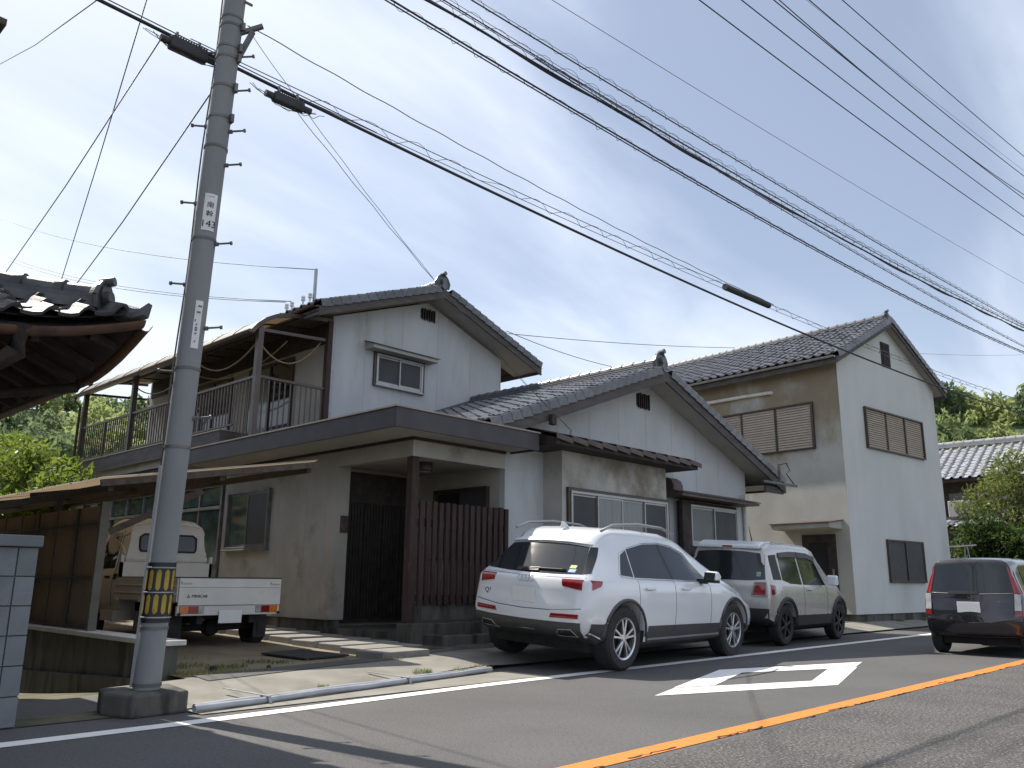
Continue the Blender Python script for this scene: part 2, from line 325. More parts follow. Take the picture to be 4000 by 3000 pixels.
# ------------------------------------------------------------------ roof tiles
def tile_mesh(name, w, l, m, roll=.045, flat=.018):
    """a pantile: trough and roll, x across, y up the slope, open at the top end, thick at the lower lip"""
    prof = [(-.5,.010),(-.38,.0),(-.18,-.006),(.05,.0),(.2,roll*.62),(.34,roll),(.46,roll*.8),(.53,roll*.3)]
    mb = MB(); n = len(prof)
    top0 = [(x*w, 0, z+.030) for x, z in prof]; top1 = [(x*w, l, z+.006) for x, z in prof]; low0 = [(x*w, .004, z+.002) for x, z in prof]
    mb.add(low0+top0+top1, [(i,i+1,n+i+1,n+i) for i in range(n-1)]+[(n+i,n+i+1,2*n+i+1,2*n+i) for i in range(n-1)])
    me = mb.mesh(name, m); me.polygons.foreach_set('use_smooth', [True]*len(me.polygons)); me.set_sharp_from_angle(angle=R(40)); return me
def verge_mesh(name, w, l, m, drop=.13):
    prof = [(-.55,-drop),(-.55,.012),(-.5,.03),(-.25,.02),(0,.012),(.2,.03),(.34,.05),(.5,.03)]
    mb = MB(); n = len(prof); a = [(x*w, 0, z+.03) for x, z in prof]; b = [(x*w, l, z+.004) for x, z in prof]; c = [(x*w, .004, z+.006) for x, z in prof]
    c[0] = (prof[0][0]*w+.012, 0, prof[0][1]+.03); d = [(-.55*w+.012, l, -drop+.01)]
    mb.add(c+a+b, [(i,i+1,n+i+1,n+i) for i in range(n-1)]+[(n+i,n+i+1,2*n+i+1,2*n+i) for i in range(n-1)])
    return mb.mesh(name, m)
class Stuff:
    def __init__(s): s.v = []; s.f = []
    def add(s, me, Mx):
        n = len(s.v); s.v += [tuple(Mx @ v.co) for v in me.vertices]; s.f += [tuple(i+n for i in p.vertices) for p in me.polygons]
    def build(s, name, m, parent):
        if not s.v: return
        mb = MB(); mb.v = s.v; mb.f = s.f; o = mb.build(name, m, parent); o['kind'] = 'stuff'; return o
def lay_tiles(parent, me, org, u, v, wu, lv, nu, nv, single, jit=.007, rd=random.Random(5)):
    """tiles in nu columns, nv rows; single(i,j) decides whether a tile is an object of its own"""
    u = Vector(u).normalized(); v = Vector(v).normalized(); st = Stuff(); k = 0
    for j in range(nv):
        for i in range(nu):
            p = Vector(org)+u*(wu*(i+.5))+v*(lv*j)+u.cross(v)*rd.uniform(-jit, jit)
            Mx = frame(u, v, p) @ Matrix.Rotation(rd.uniform(-.014, .014), 4, 'Y') @ Matrix.Rotation(rd.uniform(-.01, .01), 4, 'Z')
            if single(i, j): inst('tile', me, parent, Mx); k += 1
            else: st.add(me, Mx)
    st.build('tile_field', me.materials[0], parent); return k
def ridge(parent, a, b, m, layers=3, w=.22, cap=.075, pitch=.27):
    """stacked ridge: flat courses and a row of half round cap tiles"""
    a = Vector(a); b = Vector(b); d = (b-a).normalized(); s = Vector((0,0,1)).cross(d).normalized(); L = (b-a).length
    for k in range(layers):
        ww = w-.015*k; MB().bar(a+Vector((0,0,.03+.042*k)), b+Vector((0,0,.03+.042*k)), ww, .034).build('ridge_course', m, parent, bevel=.006)
    z0 = .03+.042*layers-.02; n = int(L/pitch); mb = MB()
    prof = [(math.cos(t), math.sin(t)) for t in [math.pi*i/7 for i in range(8)]]
    vs = []
    for yy, r in ((0, 1.18), (.05, 1.18), (.052, 1.), (pitch+.01, .98)): vs += [(c*cap*r, yy, q*cap*r) for c, q in prof]
    mb.add(vs, [(j*8+i, j*8+i+1, (j+1)*8+i+1, (j+1)*8+i) for j in range(3) for i in range(7)]+[tuple(range(8))])
    me = mb.mesh('ridge_tile', m)
    for i in range(n): inst('ridge_tile', me, parent, frame(s*-1, d, a+d*(i*L/n)+Vector((0,0,z0))))
def onigawara(parent, p, d, m, s=1.):
    """end ornament of a ridge: shield with a rolled rim and a round boss; d points out of the gable"""
    d = Vector(d).normalized(); sx = d.cross(Vector((0,0,1))); p = Vector(p); mb = MB()
    out = [(-.17,-.02),(-.2,.1),(-.15,.2),(-.08,.27),(0,.3),(.08,.27),(.15,.2),(.2,.1),(.17,-.02)]
    mb.prism([p+sx*x*s+Vector((0,0,z*s)) for x, z in out], d*.07*s)
    for k in range(len(out)-1):
        a, b = out[k], out[k+1]; mb.tube([p+d*.07*s+sx*a[0]*s+Vector((0,0,a[1]*s)), p+d*.07*s+sx*b[0]*s+Vector((0,0,b[1]*s))], .026*s, 6)
    mb.tube([p+d*.05*s+Vector((0,0,.12*s)), p+d*.15*s+Vector((0,0,.12*s))], .075*s, 12)
    mb.tube([p+d*.02*s+Vector((0,0,.29*s)), p+d*.16*s+Vector((0,0,.31*s))], .05*s, 10)
    mb.build('ridge_end_ornament', m, parent, smooth='angle')

# ------------------------------------------------------------------ windows
def wframe(ax, o, n):
    """local frame of a wall opening: ax along the wall, z up, n outwards"""
    ax = Vector(ax); n = Vector(n); o = Vector(o)
    return lambda a, z, d=0.: o+ax*a+Vector((0,0,z))+n*d
def wbox(mb, P, a0, a1, z0, z1, d0, d1):
    vs = [P(a,z,d) for d in (d0,d1) for a,z in ((a0,z0),(a1,z0),(a1,z1),(a0,z1))]
    return mb.add(vs, [(0,3,2,1),(4,5,6,7),(0,1,5,4),(1,2,6,5),(2,3,7,6),(3,0,4,7)])
def window(parent, P, a0, a1, z0, z1, panes, fm, name='window', fw=.045, dep=.07, glass=None, casing=None, sill=True):
    """sliding sash window: outer frame, one sash (stiles and pane) per panel; P from wframe"""
    mb = MB()
    wbox(mb, P, a0, a1, z1-fw, z1, -.02, dep); wbox(mb, P, a0, a1, z0, z0+fw, -.02, dep)
    wbox(mb, P, a0, a0+fw, z0+fw, z1-fw, -.02, dep); wbox(mb, P, a1-fw, a1, z0+fw, z1-fw, -.02, dep)
    w = mb.build(name, M[fm], parent, bevel=.004); n = len(panes); step = (a1-a0-2*fw)/n
    for i, g in enumerate(panes):
        d = .012+.022*(i % 2); x0 = a0+fw+i*step-(.015 if i else 0); x1 = a0+fw+(i+1)*step+(.015 if i < n-1 else 0); t = .032
        mb = MB(); wbox(mb, P, x0, x0+t, z0+fw, z1-fw, d, d+.02); wbox(mb, P, x1-t, x1, z0+fw, z1-fw, d, d+.02)
        wbox(mb, P, x0+t, x1-t, z0+fw, z0+fw+t*1.4, d, d+.018); wbox(mb, P, x0+t, x1-t, z1-fw-t, z1-fw, d, d+.018); mb.build('sash', M[fm], w)
        mb = MB(); wbox(mb, P, x0+t*.9, x1-t*.9, z0+fw+t, z1-fw-t*.9, d+.004, d+.010); mb.build('pane', M[g], w)
    if sill: mb = MB(); wbox(mb, P, a0-.03, a1+.03, z0-.028, z0-.001, -.02, dep+.035); mb.build('sill', M[fm], w, bevel=.004)
    if casing:
        mb = MB(); c = .055
        wbox(mb, P, a0-c, a1+c, z1+.002, z1+c, -.02, dep-.02); wbox(mb, P, a0-c, a0-.002, z0-.03, z1, -.02, dep-.02); wbox(mb, P, a1+.002, a1+c, z0-.03, z1, -.02, dep-.02); mb.build('casing', M[casing], w)
    return w
def seams(parent, P, xs, z0, z1, m='seam'):
    for a in xs:
        zz = z1(a) if callable(z1) else z1
        mb = MB(); wbox(mb, P, a-.003, a+.003, z0, zz, -.01, .0015); mb.build('wall_seam', M[m], parent)
def gable_vent(parent, P, a0, a1, z0, z1):
    mb = MB(); wbox(mb, P, a0, a1, z0, z1, 0, .02); o = mb.build('vent', M['black'], parent)
    n = 6
    for i in range(n):
        a = a0+(a1-a0)*(i+.3)/n; mb = MB(); wbox(mb, P, a, a+(a1-a0)*.4/n, z0-.035-.015*(i % 2), z1+.02+.012*(i % 2), .02, .05); mb.build('slat', M['wood_dark'], o)
# ------------------------------------------------------------------ the main house: two storeys at the back, flat roofed porch, gabled wing in front
H = thing('house', 'white stuccoed house with grey tiled gables, balcony and flat porch roof behind parked cars', 'house', (10, 11, .1))
def hb(name, m, *boxes, parent=None, bevel=0):
    mb = MB()
    for b in boxes: mb.box(*b)
    return mb.build(name, M[m], parent or H, bevel=bevel)
X0, YF = 7.71, 9.30                                  # west wall, front wall
# --- walls of the ground floor
ww = hb('wall', 'stucco_stain', (X0, X0+.14, 11.13, 14.72, .4, 3.0)); hb('wall', 'stucco_stain', (X0+.14, 7.95, 11.13, 11.27, .4, 2.78))
hb('foundation', 'concrete_dark', (X0+.03, X0+.2, 11.17, 23.5, -.1, .4))
P = wframe((0,-1,0), (X0, 14.72, 0), (-1,0,0)); seams(ww, P, [.95, 1.9, 2.75, 3.3], .4, 2.98)
window(H, P, .22, 1.67, 1.5, 2.54, ['glass_green', 'glass_screen'], 'galv_dark')
# glazed wooden doors and transom lights further back, under the balcony
gl = hb('wall', 'wood_dark', (X0+.06, X0+.16, 14.72, 23.4, .3, 3.3))
P = wframe((0,1,0), (X0, 14.78, 0), (-1,0,0)); rows = ((.45,1.25,'glass_frost'),(1.3,2.28,'glass_green'),(2.36,2.7,'glass_green'))
fr = MB()
for z in (.42, 1.27, 2.3, 2.72): wbox(fr, P, 0, 8.5, z-.03, z+.03, -.08, .05)
for k in range(11): wbox(fr, P, k*.85-.025, k*.85+.025, .4, 2.75, -.08, .045)
sc = fr.build('glazed_screen', M['galv_dark'], H)
for k in range(10):
    for z0, z1, g in rows:
        mb = MB(); wbox(mb, P, k*.85+.025, k*.85+.825, z0, z1, -.05, 0); mb.build('pane', M[g], sc)
# --- entrance porch
hb('wall', 'stucco_stain', (7.95, 9.62, 11.37, 11.5, .3, 2.78)); rw = hb('wall', 'stucco_stain', (9.62, 9.76, YF+.12, 11.5, .2, 3.0))
fw = hb('wall', 'stucco', (9.62, 10.56, YF, YF+.12, .2, 3.35))
hb('beam', 'stucco_stain', (X0, 9.62, YF, YF+.12, 2.75, 3.02)); hb('beam', 'stucco_stain', (X0, X0+.12, YF+.12, 11.13, 2.75, 3.02))
hb('porch_ceiling', 'soffit', (X0+.12, 9.62, YF+.12, 11.37, 2.78, 2.82))
dr = hb('entrance_door', 'wood_dark', (7.95, 9.5, 11.30, 11.36, .34, 2.72))
for k in range(4):
    x = 7.97+k*.38
    hb('lattice_panel', 'black', (x+.02, x+.36, 11.285, 11.30, .42, 2.2), parent=dr)
    for q in range(6): hb('lattice_bar', 'wood_dark', (x+.03+q*.058, x+.05+q*.058, 11.265, 11.285, .42, 2.2), parent=dr)
hb('transom_bar', 'wood_dark', (7.95, 9.5, 11.26, 11.30, 2.22, 2.3), parent=dr)
hb('name_plate', 'wood_brown', (7.80, 7.93, 11.10, 11.128, 1.72, 1.98))
P = wframe((0,-1,0), (9.62, 10.94, 0), (-1,0,0)); window(H, P, 0, 1.3, 1.35, 2.5, ['glass_dark', 'glass_screen'], 'sash_brown')
mb = MB().lathe([(.0,0),(.13,0),(.14,-.02),(.14,-.12),(.12,-.14),(0,-.14)], (8.44, 9.91, 2.78), seg=20); lm = mb.build('ceiling_lamp', M['sash_brown'], H, smooth='angle')
MB().lathe([(.0,-.141),(.11,-.141),(.1,-.16),(0,-.165)], (8.44, 9.91, 2.78), seg=20).build('lamp_shade', M['glass_frost'], lm, smooth=True)
hb('post', 'wood_red', (X0-.005, X0+.125, YF-.005, YF+.12, .42, 2.745), bevel=.006)
hb('porch_floor', 'concrete_dark', (X0-.02, 9.62, YF+.13, 11.36, .0, .29)); hb('step', 'concrete_dark', (X0-.25, X0-.02, YF+.2, 11.1, .0, .2), bevel=.01)
hb('plinth', 'concrete_dark', (X0-.08, X0+.2, YF-.1, YF+.13, .05, .42), bevel=.01); hb('low_wall', 'concrete_dark', (X0+.2, 10.55, YF-.06, YF+.1, .05, .41), bevel=.01)
pl = hb('planter', 'concrete_dark', (7.97, 10.5, 8.78, 8.9, .0, .27), (7.97, 8.09, 8.9, 9.24, .0, .27), bevel=.012); hb('soil', 'dirt', (8.09, 10.5, 8.9, 9.24, .0, .22), parent=pl)
# slatted wooden screen beside the post
sn = hb('slat_screen', 'wood_red', (X0+.13, 9.62, YF+.02, YF+.05, 1.75, 1.86), (X0+.13, 9.62, YF+.02, YF+.05, .72, .8))
for k in range(15):
    x = X0+.16+k*.125; hb('slat', 'wood_red', (x, x+.075, YF-.02, YF+.02, .66+.01*(k % 3), 2.12+random.uniform(-.012, .012)), parent=sn)
hb('panel', 'concrete_dark', (X0+.28, 9.6, YF+.03, YF+.06, .46, .71), parent=sn)
# --- flat roof over the porch
A = (6.9, 9.77, 8.7, 15.0)
fa = hb('fascia', 'fascia', (A[0], A[1], A[2], A[2]+.035, 3.0, 3.27), (A[0], A[0]+.035, A[2]+.035, A[3], 3.0, 3.27), (A[1]-.03, A[1], A[2]+.035, 9.3, 3.0, 3.27), bevel=.004)
hb('coping', 'coping', (A[0]-.02, A[1]+.02, A[2]-.02, A[2]+.1, 3.272, 3.295), (A[0]-.02, A[0]+.1, A[2]+.1, A[3], 3.272, 3.295), parent=fa)
hb('flat_roof', 'galv_dark', (A[0]+.04, 9.7, A[2]+.04, A[3], 3.14, 3.25)); hb('soffit', 'soffit', (A[0]+.035, 9.73, A[2]+.035, A[3], 3.03, 3.05))
hb('soffit_trim', 'wood_dark', (X0-.03, 9.62, YF-.03, YF, 2.985, 3.025), (X0-.03, X0, YF, 14.9, 2.985, 3.025))
# --- balcony slab
B = (7.6, 14.94, 24.0)
fb = hb('fascia', 'fascia_worn', (B[0], B[0]+.04, B[1], B[2], 3.45, 3.76), (B[0]+.04, 9.5, B[1], B[1]+.04, 3.45, 3.76), (B[0]+.04, 9.5, B[2]-.04, B[2], 3.45, 3.76))
hb('coping', 'coping', (B[0]-.02, B[0]+.1, B[1]-.02, B[2]+.02, 3.762, 3.785), (B[0]+.1, 9.5, B[1]-.02, B[1]+.1, 3.762, 3.785), parent=fb)
hb('balcony_floor', 'galv_dark', (B[0]+.04, 9.5, B[1]+.04, B[2]-.04, 3.62, 3.74)); hb('soffit', 'soffit', (B[0]+.04, X0+.1, B[1]+.04, B[2]-.04, 3.47, 3.49)); hb('wall', 'stucco_stain', (X0+.02, X0+.14, 15.02, 23.4, 3.3, 3.47))
# --- upper storey
U = (9.5, 14.5, 14.2, 22.7); RX, RZ, SL = 12.06, 7.53, .365          # ridge
def roofz(x): return RZ-.16-abs(x-RX)*SL
mb = MB(); poly5 = [(U[0],U[2],3.2),(U[1],U[2],3.2),(U[1],U[2],roofz(U[1])-.1),(RX,U[2],roofz(RX)-.1),(U[0],U[2],roofz(U[0])-.1)]
uw = MB().prism(poly5, (0,.14,0)).build('wall', M['stucco'], H); MB().prism([(x,U[3],z) for x,y,z in poly5], (0,.14,0)).build('wall', M['stucco'], H)
hb('wall', 'stucco_stain', (U[0], U[0]+.14, U[2]+.14, U[3], 3.2, 6.3)); hb('wall', 'stucco', (U[1]-.14, U[1], U[2]+.14, U[3], 3.2, 6.3))
P = wframe((1,0,0), (0, U[2], 0), (0,-1,0)); seams(uw, P, [10.35, 11.35, 12.4, 13.45], 3.3, lambda a: roofz(a)-.12)
w2 = window(H, P, 10.63, 11.93, 5.08, 5.77, ['glass_screen', 'glass_screen'], 'alu', casing='sash_brown')
hd = MB().prism([(10.35,U[2],5.98),(10.35,U[2]-.3,5.88),(10.35,U[2]-.3,5.80),(10.35,U[2],5.80)], (1.82,0,0)).build('window_hood', M['soffit'], H); MB().prism([(10.32,U[2],6.0),(10.32,U[2]-.33,5.895),(10.32,U[2]-.33,5.875),(10.32,U[2],5.982)], (1.88,0,0)).build('hood_cover', M['sash_brown'], hd)
gable_vent(H, P, 11.85, 12.28, 6.87, 7.08)
hb('corner_post', 'wood_red', (U[0]-.13, U[0]-.02, U[2]-.06, U[2]+.06, 3.75, 6.2)); hb('downpipe', 'pvc', (U[0]-.02, U[0]+.05, U[2]-.05, U[2]-.005, 3.3, 6.3))
P = wframe((0,1,0), (U[0], 0, 0), (-1,0,0))
wbox_ = MB(); wbox(wbox_, P, 14.4, 15.45, 3.8, 5.72, 0, .03); wbox_.build('wall_panel', M['soffit'], H)
window(H, P, 15.55, 17.4, 3.85, 5.7, ['glass_dark', 'glass_curtain'], 'sash_brown', dep=.06, sill=False); window(H, P, 18.2, 20.0, 3.85, 5.7, ['glass_dark', 'glass_dark'], 'sash_brown', dep=.06, sill=False)
hb('eave_board', 'wood_dark', (U[0]-.03, U[0]-.001, U[2]+.1, U[3], 5.78, 6.3))
# roofs
def gable_roof(parent, rx, rz, sl, xl, xr, y0, y1, tile, verge, single_l, board=.2, layers=3, soff='soffit', orn=1., gut=True, gm='copper'):
    """two slopes; y0 is the gable end in view"""
    rf = MB()
    for s, xe in ((-1, xl), (1, xr)):
        ze = rz-abs(xe-rx)*sl; n = .10
        rf.prism([(rx,y0+.06,rz-.045),(xe,y0+.06,ze-.045),(xe,y0+.06,ze-.1),(rx,y0+.06,rz-.1)], (0,y1-y0-.12,0))
    roof = rf.build('roof', M['wood_dark'], parent)
    for s, xe in ((-1, xl), (1, xr)):
        ze = rz-abs(xe-rx)*sl; d = Vector((rx-xe, 0, rz-ze)); Ls = d.length
        # barge board and soffit
        MB().prism([(rx,y0,rz-.07),(xe,y0,ze-.07),(xe,y0,ze-.07-board),(rx,y0,rz-.07-board)], (0,.04,0)).build('barge_board', M['fascia_worn'], roof)
        MB().prism([(rx,y0+.04,rz-.07-board*.45),(xe,y0+.04,ze-.07-board*.45),(xe,y0+.04,ze-.09-board*.45),(rx,y0+.04,rz-.09-board*.45)], (0,.9,0)).build('soffit', M[soff], roof)
        MB().box(min(xe,xe-s*.03),max(xe,xe-s*.03),y0+.04,y1,ze-.24,ze-.06).build('eave_fascia', M['fascia_worn'], roof)
        nu = round((y1-y0-.1)/.265); nv = int(Ls/.235)
        if s < 0: lay_tiles(roof, tile, (xe-.03,y1,ze), (0,-1,0), d, (y1-y0-.05)/nu, .235, nu, nv, single_l, rd=random.Random(nu))
        else: lay_tiles(roof, tile, (xe+.03,y0+.05,ze), (0,1,0), d, (y1-y0-.05)/nu, .235, nu, nv, lambda i, j: i == 0 and False, rd=random.Random(nu))
        nvv = int(Ls/.235)
        for j in range(nvv):
            p = Vector((xe,y0+.11,ze))+d.normalized()*(j*.235)+Vector((0,0,.012))
            if s > 0: inst('verge_tile', verge[0], roof, frame((0,1,0), d, p))
            else: inst('verge_tile', verge[1], roof, frame((0,-1,0), d, p))
        if gut:
            g = MB(); pr = [(math.cos(t)*.055, math.sin(t)*.05) for t in [math.pi+math.pi*i/8 for i in range(9)]]
            vs = [(xe+s*.07+a, y, ze-.05+b) for y in (y0+.05, y1) for a, b in pr]; g.add(vs, [(i,i+1,10+i,9+i) for i in range(8)])
            go = g.build('gutter', M[gm if s < 0 else 'galv_dark'], roof, smooth=True)
    ridge(roof, (rx,y0+.18,rz), (rx,y1,rz), tile.materials[0], layers); onigawara(roof, (rx,y0+.17,rz+.02), (0,-1,0), tile.materials[0], orn)
    MB().tube([(rx,y0+.02,rz+.02),(rx,y0+.2,rz+.03)], .075, 12).build('ridge_front_tile', tile.materials[0], roof, smooth='angle')
    return roof
TILE = tile_mesh('tile', .275, .29, M['tile']); VR = verge_mesh('verge_tile', .26, .26, M['tile'])
def mirror_mesh(me):
    m2 = me.copy(); m2.transform(Matrix.Scale(-1, 4, (1,0,0))); m2.flip_normals(); return m2
VL = mirror_mesh(VR)
nU = 33
gable_roof(H, RX, RZ, SL, 8.78, 15.36, 13.6, 22.9, TILE, (VR, VL), lambda i, j: j == 0 or (i > 28 and j < 3))
# --- balcony roof: bent polycarbonate on brown steel posts
PX = 7.88
cs = [(9.47,6.24),(8.9,6.19),(8.5,6.13),(8.2,6.05),(7.98,5.93),(7.82,5.79),(7.68,5.62)]
br = MB().bar((7.66,14.15,5.6),(7.66,23.1,5.6),.09,.07).build('balcony_roof', M['steel_brown'], H)
for k in range(10):
    y0 = 14.2+k*.88; mb = MB(); n = len(cs); vs = [(x,y,z) for y in (y0,y0+.868) for x,z in cs]+[(x,y,z-.006) for y in (y0,y0+.868) for x,z in cs]
    mb.add(vs, [(i,i+1,n+i+1,n+i) for i in range(n-1)]+[(2*n+i,2*n+i+1,3*n+i+1,3*n+i) for i in range(n-1)]); mb.build('roof_sheet', M['poly_tan'], br, smooth='angle')
for k in range(11):
    y = 14.2+k*.88-.006
    if k in (0, 10): mb = MB(); [mb.bar((a[0],y,a[1]-.02),(b[0],y,b[1]-.02),.05,.08) for a, b in zip(cs, cs[1:])]
    else: mb = MB(); [mb.bar((a[0],y,a[1]-.012),(b[0],y,b[1]-.012),.04,.045) for a, b in zip(cs, cs[1:])]
    mb.build('rafter', M['steel_brown'], br)
mb = MB(); mb.bar((7.9,14.2,5.72),(7.9,23.05,5.72),.06,.11); mb.build('beam', M['steel_brown'], br)
for y in (14.22, 18.3, 22.95): MB().bar((7.9,y,5.69),(9.48,y,5.80),.05,.06).build('tie_bar', M['steel_brown'], br)
for y in (14.22, 19.85, 22.9):
    z0 = 3.31 if y < 14.9 else 3.79
    hb('post', 'steel_brown', (PX-.055, PX+.055, y-.055, y+.055, z0, 5.7), parent=br)
MB().tube([(7.64,23.0,5.56),(7.64,23.0,5.45),(7.78,22.98,5.35),(7.78,22.98,3.8)], .035, 8).build('downpipe', M['sash_brown'], br, smooth=True)
mb = MB(); pr = [(math.cos(t)*.055, math.sin(t)*.05) for t in [math.pi+math.pi*i/8 for i in range(9)]]
mb.add([(7.63+a, y, 5.6+b) for y in (14.1,23.15) for a, b in pr], [(i,i+1,10+i,9+i) for i in range(8)]).build('gutter', M['sash_brown'], br, smooth=True)
# washing lines under the balcony roof
rd = random.Random(2)
for (a, b, sag) in (((7.95,14.5,5.62),(9.3,14.3,5.75),.5),((8.0,14.4,5.6),(8.05,17.2,5.62),.42),((8.05,17.2,5.62),(8.1,20.5,5.6),.45),((8.7,14.6,5.7),(8.7,18.4,5.6),.35)):
    pts = [tuple(a[i]+(b[i]-a[i])*t-(sag*4*t*(1-t) if i == 2 else 0) for i in range(3)) for t in [k/14 for k in range(15)]]
    MB().tube(pts, .016, 6).build('rope', M['rope'], br, smooth=True)
# --- balcony railing
rl = MB(); rl.bar((PX,14.2,4.76),(PX,22.95,4.76),.06,.05); rl.bar((PX,14.2,4.76),(9.45,14.2,4.76),.06,.05); rl.bar((PX,15.0,3.92),(PX,22.95,3.92),.04,.035); rl.bar((PX,14.2,3.55),(9.45,14.2,3.55),.04,.035)
rl = rl.build('railing', M['steel_brown'], H)
me = MB().box(-.011,.011,-.011,.011,0,.84).mesh('baluster', M['steel_brown']); me2 = MB().box(-.011,.011,-.011,.011,0,1.2).mesh('baluster', M['steel_brown'])
y = 15.05
while y < 22.9: inst('baluster', me, rl, Matrix.Translation((PX,y,3.91))); y += .125
y = 14.33
while y < 15.0: inst('baluster', me2, rl, Matrix.Translation((PX,y,3.55))); y += .125
x = 8.02
while x < 9.42: inst('baluster', me2, rl, Matrix.Translation((x,14.2,3.55))); x += .118
for y in (17.0, 21.4): hb('railing_post', 'steel_brown', (PX-.025, PX+.025, y-.025, y+.025, 3.8, 4.74), parent=rl)
# --- gabled wing
G = (9.62, 17.49); GX, GZ, GS, GY = 13.53, 5.09, .366, 8.75
def gz(x): return GZ-.16-abs(x-GX)*GS
gw = MB().prism([(10.56,YF,.45),(G[1],YF,.45),(G[1],YF,gz(G[1])-.03),(GX,YF,gz(GX)-.03),(9.77,YF,gz(9.77)-.03),(9.77,YF,3.36),(10.56,YF,3.36)], (0,.13,0)).build('wall', M['stucco'], H)
hb('wall', 'stucco_stain', (G[1]-.13, G[1], YF+.13, 16, .45, gz(G[1])-.05)); hb('foundation', 'concrete_dark', (10.58, G[1]-.02, YF+.02, YF+.12, -.1, .45))
P = wframe((1,0,0), (0, YF, 0), (0,-1,0)); seams(gw, P, [10.9, 11.8, 12.7, 13.6, 14.5, 15.4, 16.3], .5, lambda a: gz(a)-.05)
gable_vent(H, P, 13.3, 13.72, 4.37, 4.6)
WT = round((14.2-8.75-.1)/.265)
gable_roof(H, GX, GZ, GS, 8.7, 18.38, GY, 14.18, TILE, (VR, VL), lambda i, j: i >= WT-10 and j < 19, board=.22)
MB().prism([(8.9,14.17,3.45),(GX,14.17,GZ+.12),(GX,14.17,GZ-.05),(8.9,14.17,3.28)], (0,.03,0)).build('flashing', M['galv_dark'], H)
hb('eave_box', 'fascia_worn', (17.5, 18.36, GY+.05, GY+.1, 3.0, 3.14)); hb('eave_box_soffit', 'soffit', (17.5, 18.34, GY+.1, 16, 3.12, 3.14))
# bay with the four pane window
by = hb('bay', 'stucco_bay', (10.55, 13.62, 8.89, YF, .45, 3.22)); hb('foundation', 'concrete_dark', (10.58, 13.6, 8.92, YF, -.1, .45))
P = wframe((1,0,0), (0, 8.89, 0), (0,-1,0)); seams(by, P, [11.45, 12.45], 2.55, 3.2)
window(H, P, 10.71, 13.57, .95, 2.47, ['glass_screen', 'glass_curtain', 'glass_curtain', 'glass_screen'], 'alu', casing='sash_brown')
# tin canopy over the bay: overlapping sheets on a board
cp = MB().prism([(9.95,YF,3.44),(9.95,8.5,3.22),(9.95,8.5,3.12),(9.95,YF,3.12)], (4.2,0,0)).build('canopy', M['wood_dark'], H)
for k in range(11):
    x = 9.9+k*.39; t = .05
    MB().prism([(x,YF,3.455+t),(x,8.44,3.235+t),(x,8.44,3.15+t),(x,8.455,3.15+t),(x,8.455,3.22+t),(x,YF,3.44+t)], (.40,0,-.045)).build('roofing_sheet', M['tin'], cp)
MB().tube([(10.25,8.47,3.3),(10.25,8.42,3.36),(10.25,8.42,3.3)], .02, 8).build('cable_hook', M['galv'], cp)
hb('end_board', 'wood_dark', (10.0, 10.1, 8.62, 8.7, 3.45, 3.62), parent=cp)
# small window in its brown box, hood, cowl, rain pipe
P = wframe((1,0,0), (0, YF-.12, 0), (0,-1,0)); bx = hb('window_box', 'wood_dark', (14.62, 16.80, YF-.12, YF, 1.5, 2.62))
window(H, P, 14.84, 16.74, 1.74, 2.55, ['glass_frost', 'glass_screen'], 'alu')
hb('window_box_side', 'wood_dark', (14.5, 14.83, YF-.2, YF-.121, 1.55, 2.62), (14.83, 16.8, YF-.2, YF-.121, 1.55, 1.70), parent=bx)
ho = MB().prism([(14.05,YF,2.82),(14.05,YF-.5,2.70),(14.05,YF-.5,2.65),(14.05,YF,2.65)], (3.1,0,0)).build('window_hood', M['tin'], H); MB().prism([(14.03,YF,2.845),(14.03,YF-.53,2.72),(14.03,YF-.53,2.702),(14.03,YF,2.825)], (3.14,0,0)).build('hood_cover', M['fascia_worn'], ho)
mb = MB(); pr = [(-.0,.17),(-.12,.16),(-.22,.1),(-.26,0),(-.26,-.15),(0,-.15)]
mb.prism([(14.12,YF+a,2.87+b) for a, b in pr], (.36,0,0)); mb.build('vent_cowl', M['tin'], H, bevel=.03)
MB().tube([(17.3,YF-.06,2.85),(17.3,YF-.06,.1)], .045, 10).build('downpipe', M['pvc_white'], H, smooth='angle'); hb('downpipe_head', 'pvc_white', (17.2,17.4,YF-.13,YF-.005,2.78,2.92))
# bracket on the eave corner
mb = MB(); mb.bar((17.2,8.7,3.2),(18.3,8.45,3.16),.05,.05); mb.bar((17.75,8.58,3.18),(17.75,8.58,3.62),.05,.05); mb.build('cable_bracket', M['galv_dark'], H)
MB().tube([(17.75,8.58,3.6),(17.95,8.5,3.66),(18.1,8.5,3.5),(17.95,8.52,3.42),(18.2,8.47,3.2)], .012, 6).build('cable_loop', M['cable'], H, smooth=True)
# mast and insulators on the upper eave
MB().bar((8.95,14.1,6.45),(8.95,14.1,7.2),.05,.05).build('roof_mast', M['galv'], H)
for y in (14.15, 14.9, 15.1, 14.4): MB().lathe([(.0,0),(.02,0),(.02,.06),(.045,.07),(.045,.1),(.025,.11),(.045,.13),(.04,.16),(0,.17)], (8.88+.05*(y > 14.5), y, 6.50), seg=10).build('insulator', M['plate_white'], H, smooth='angle')
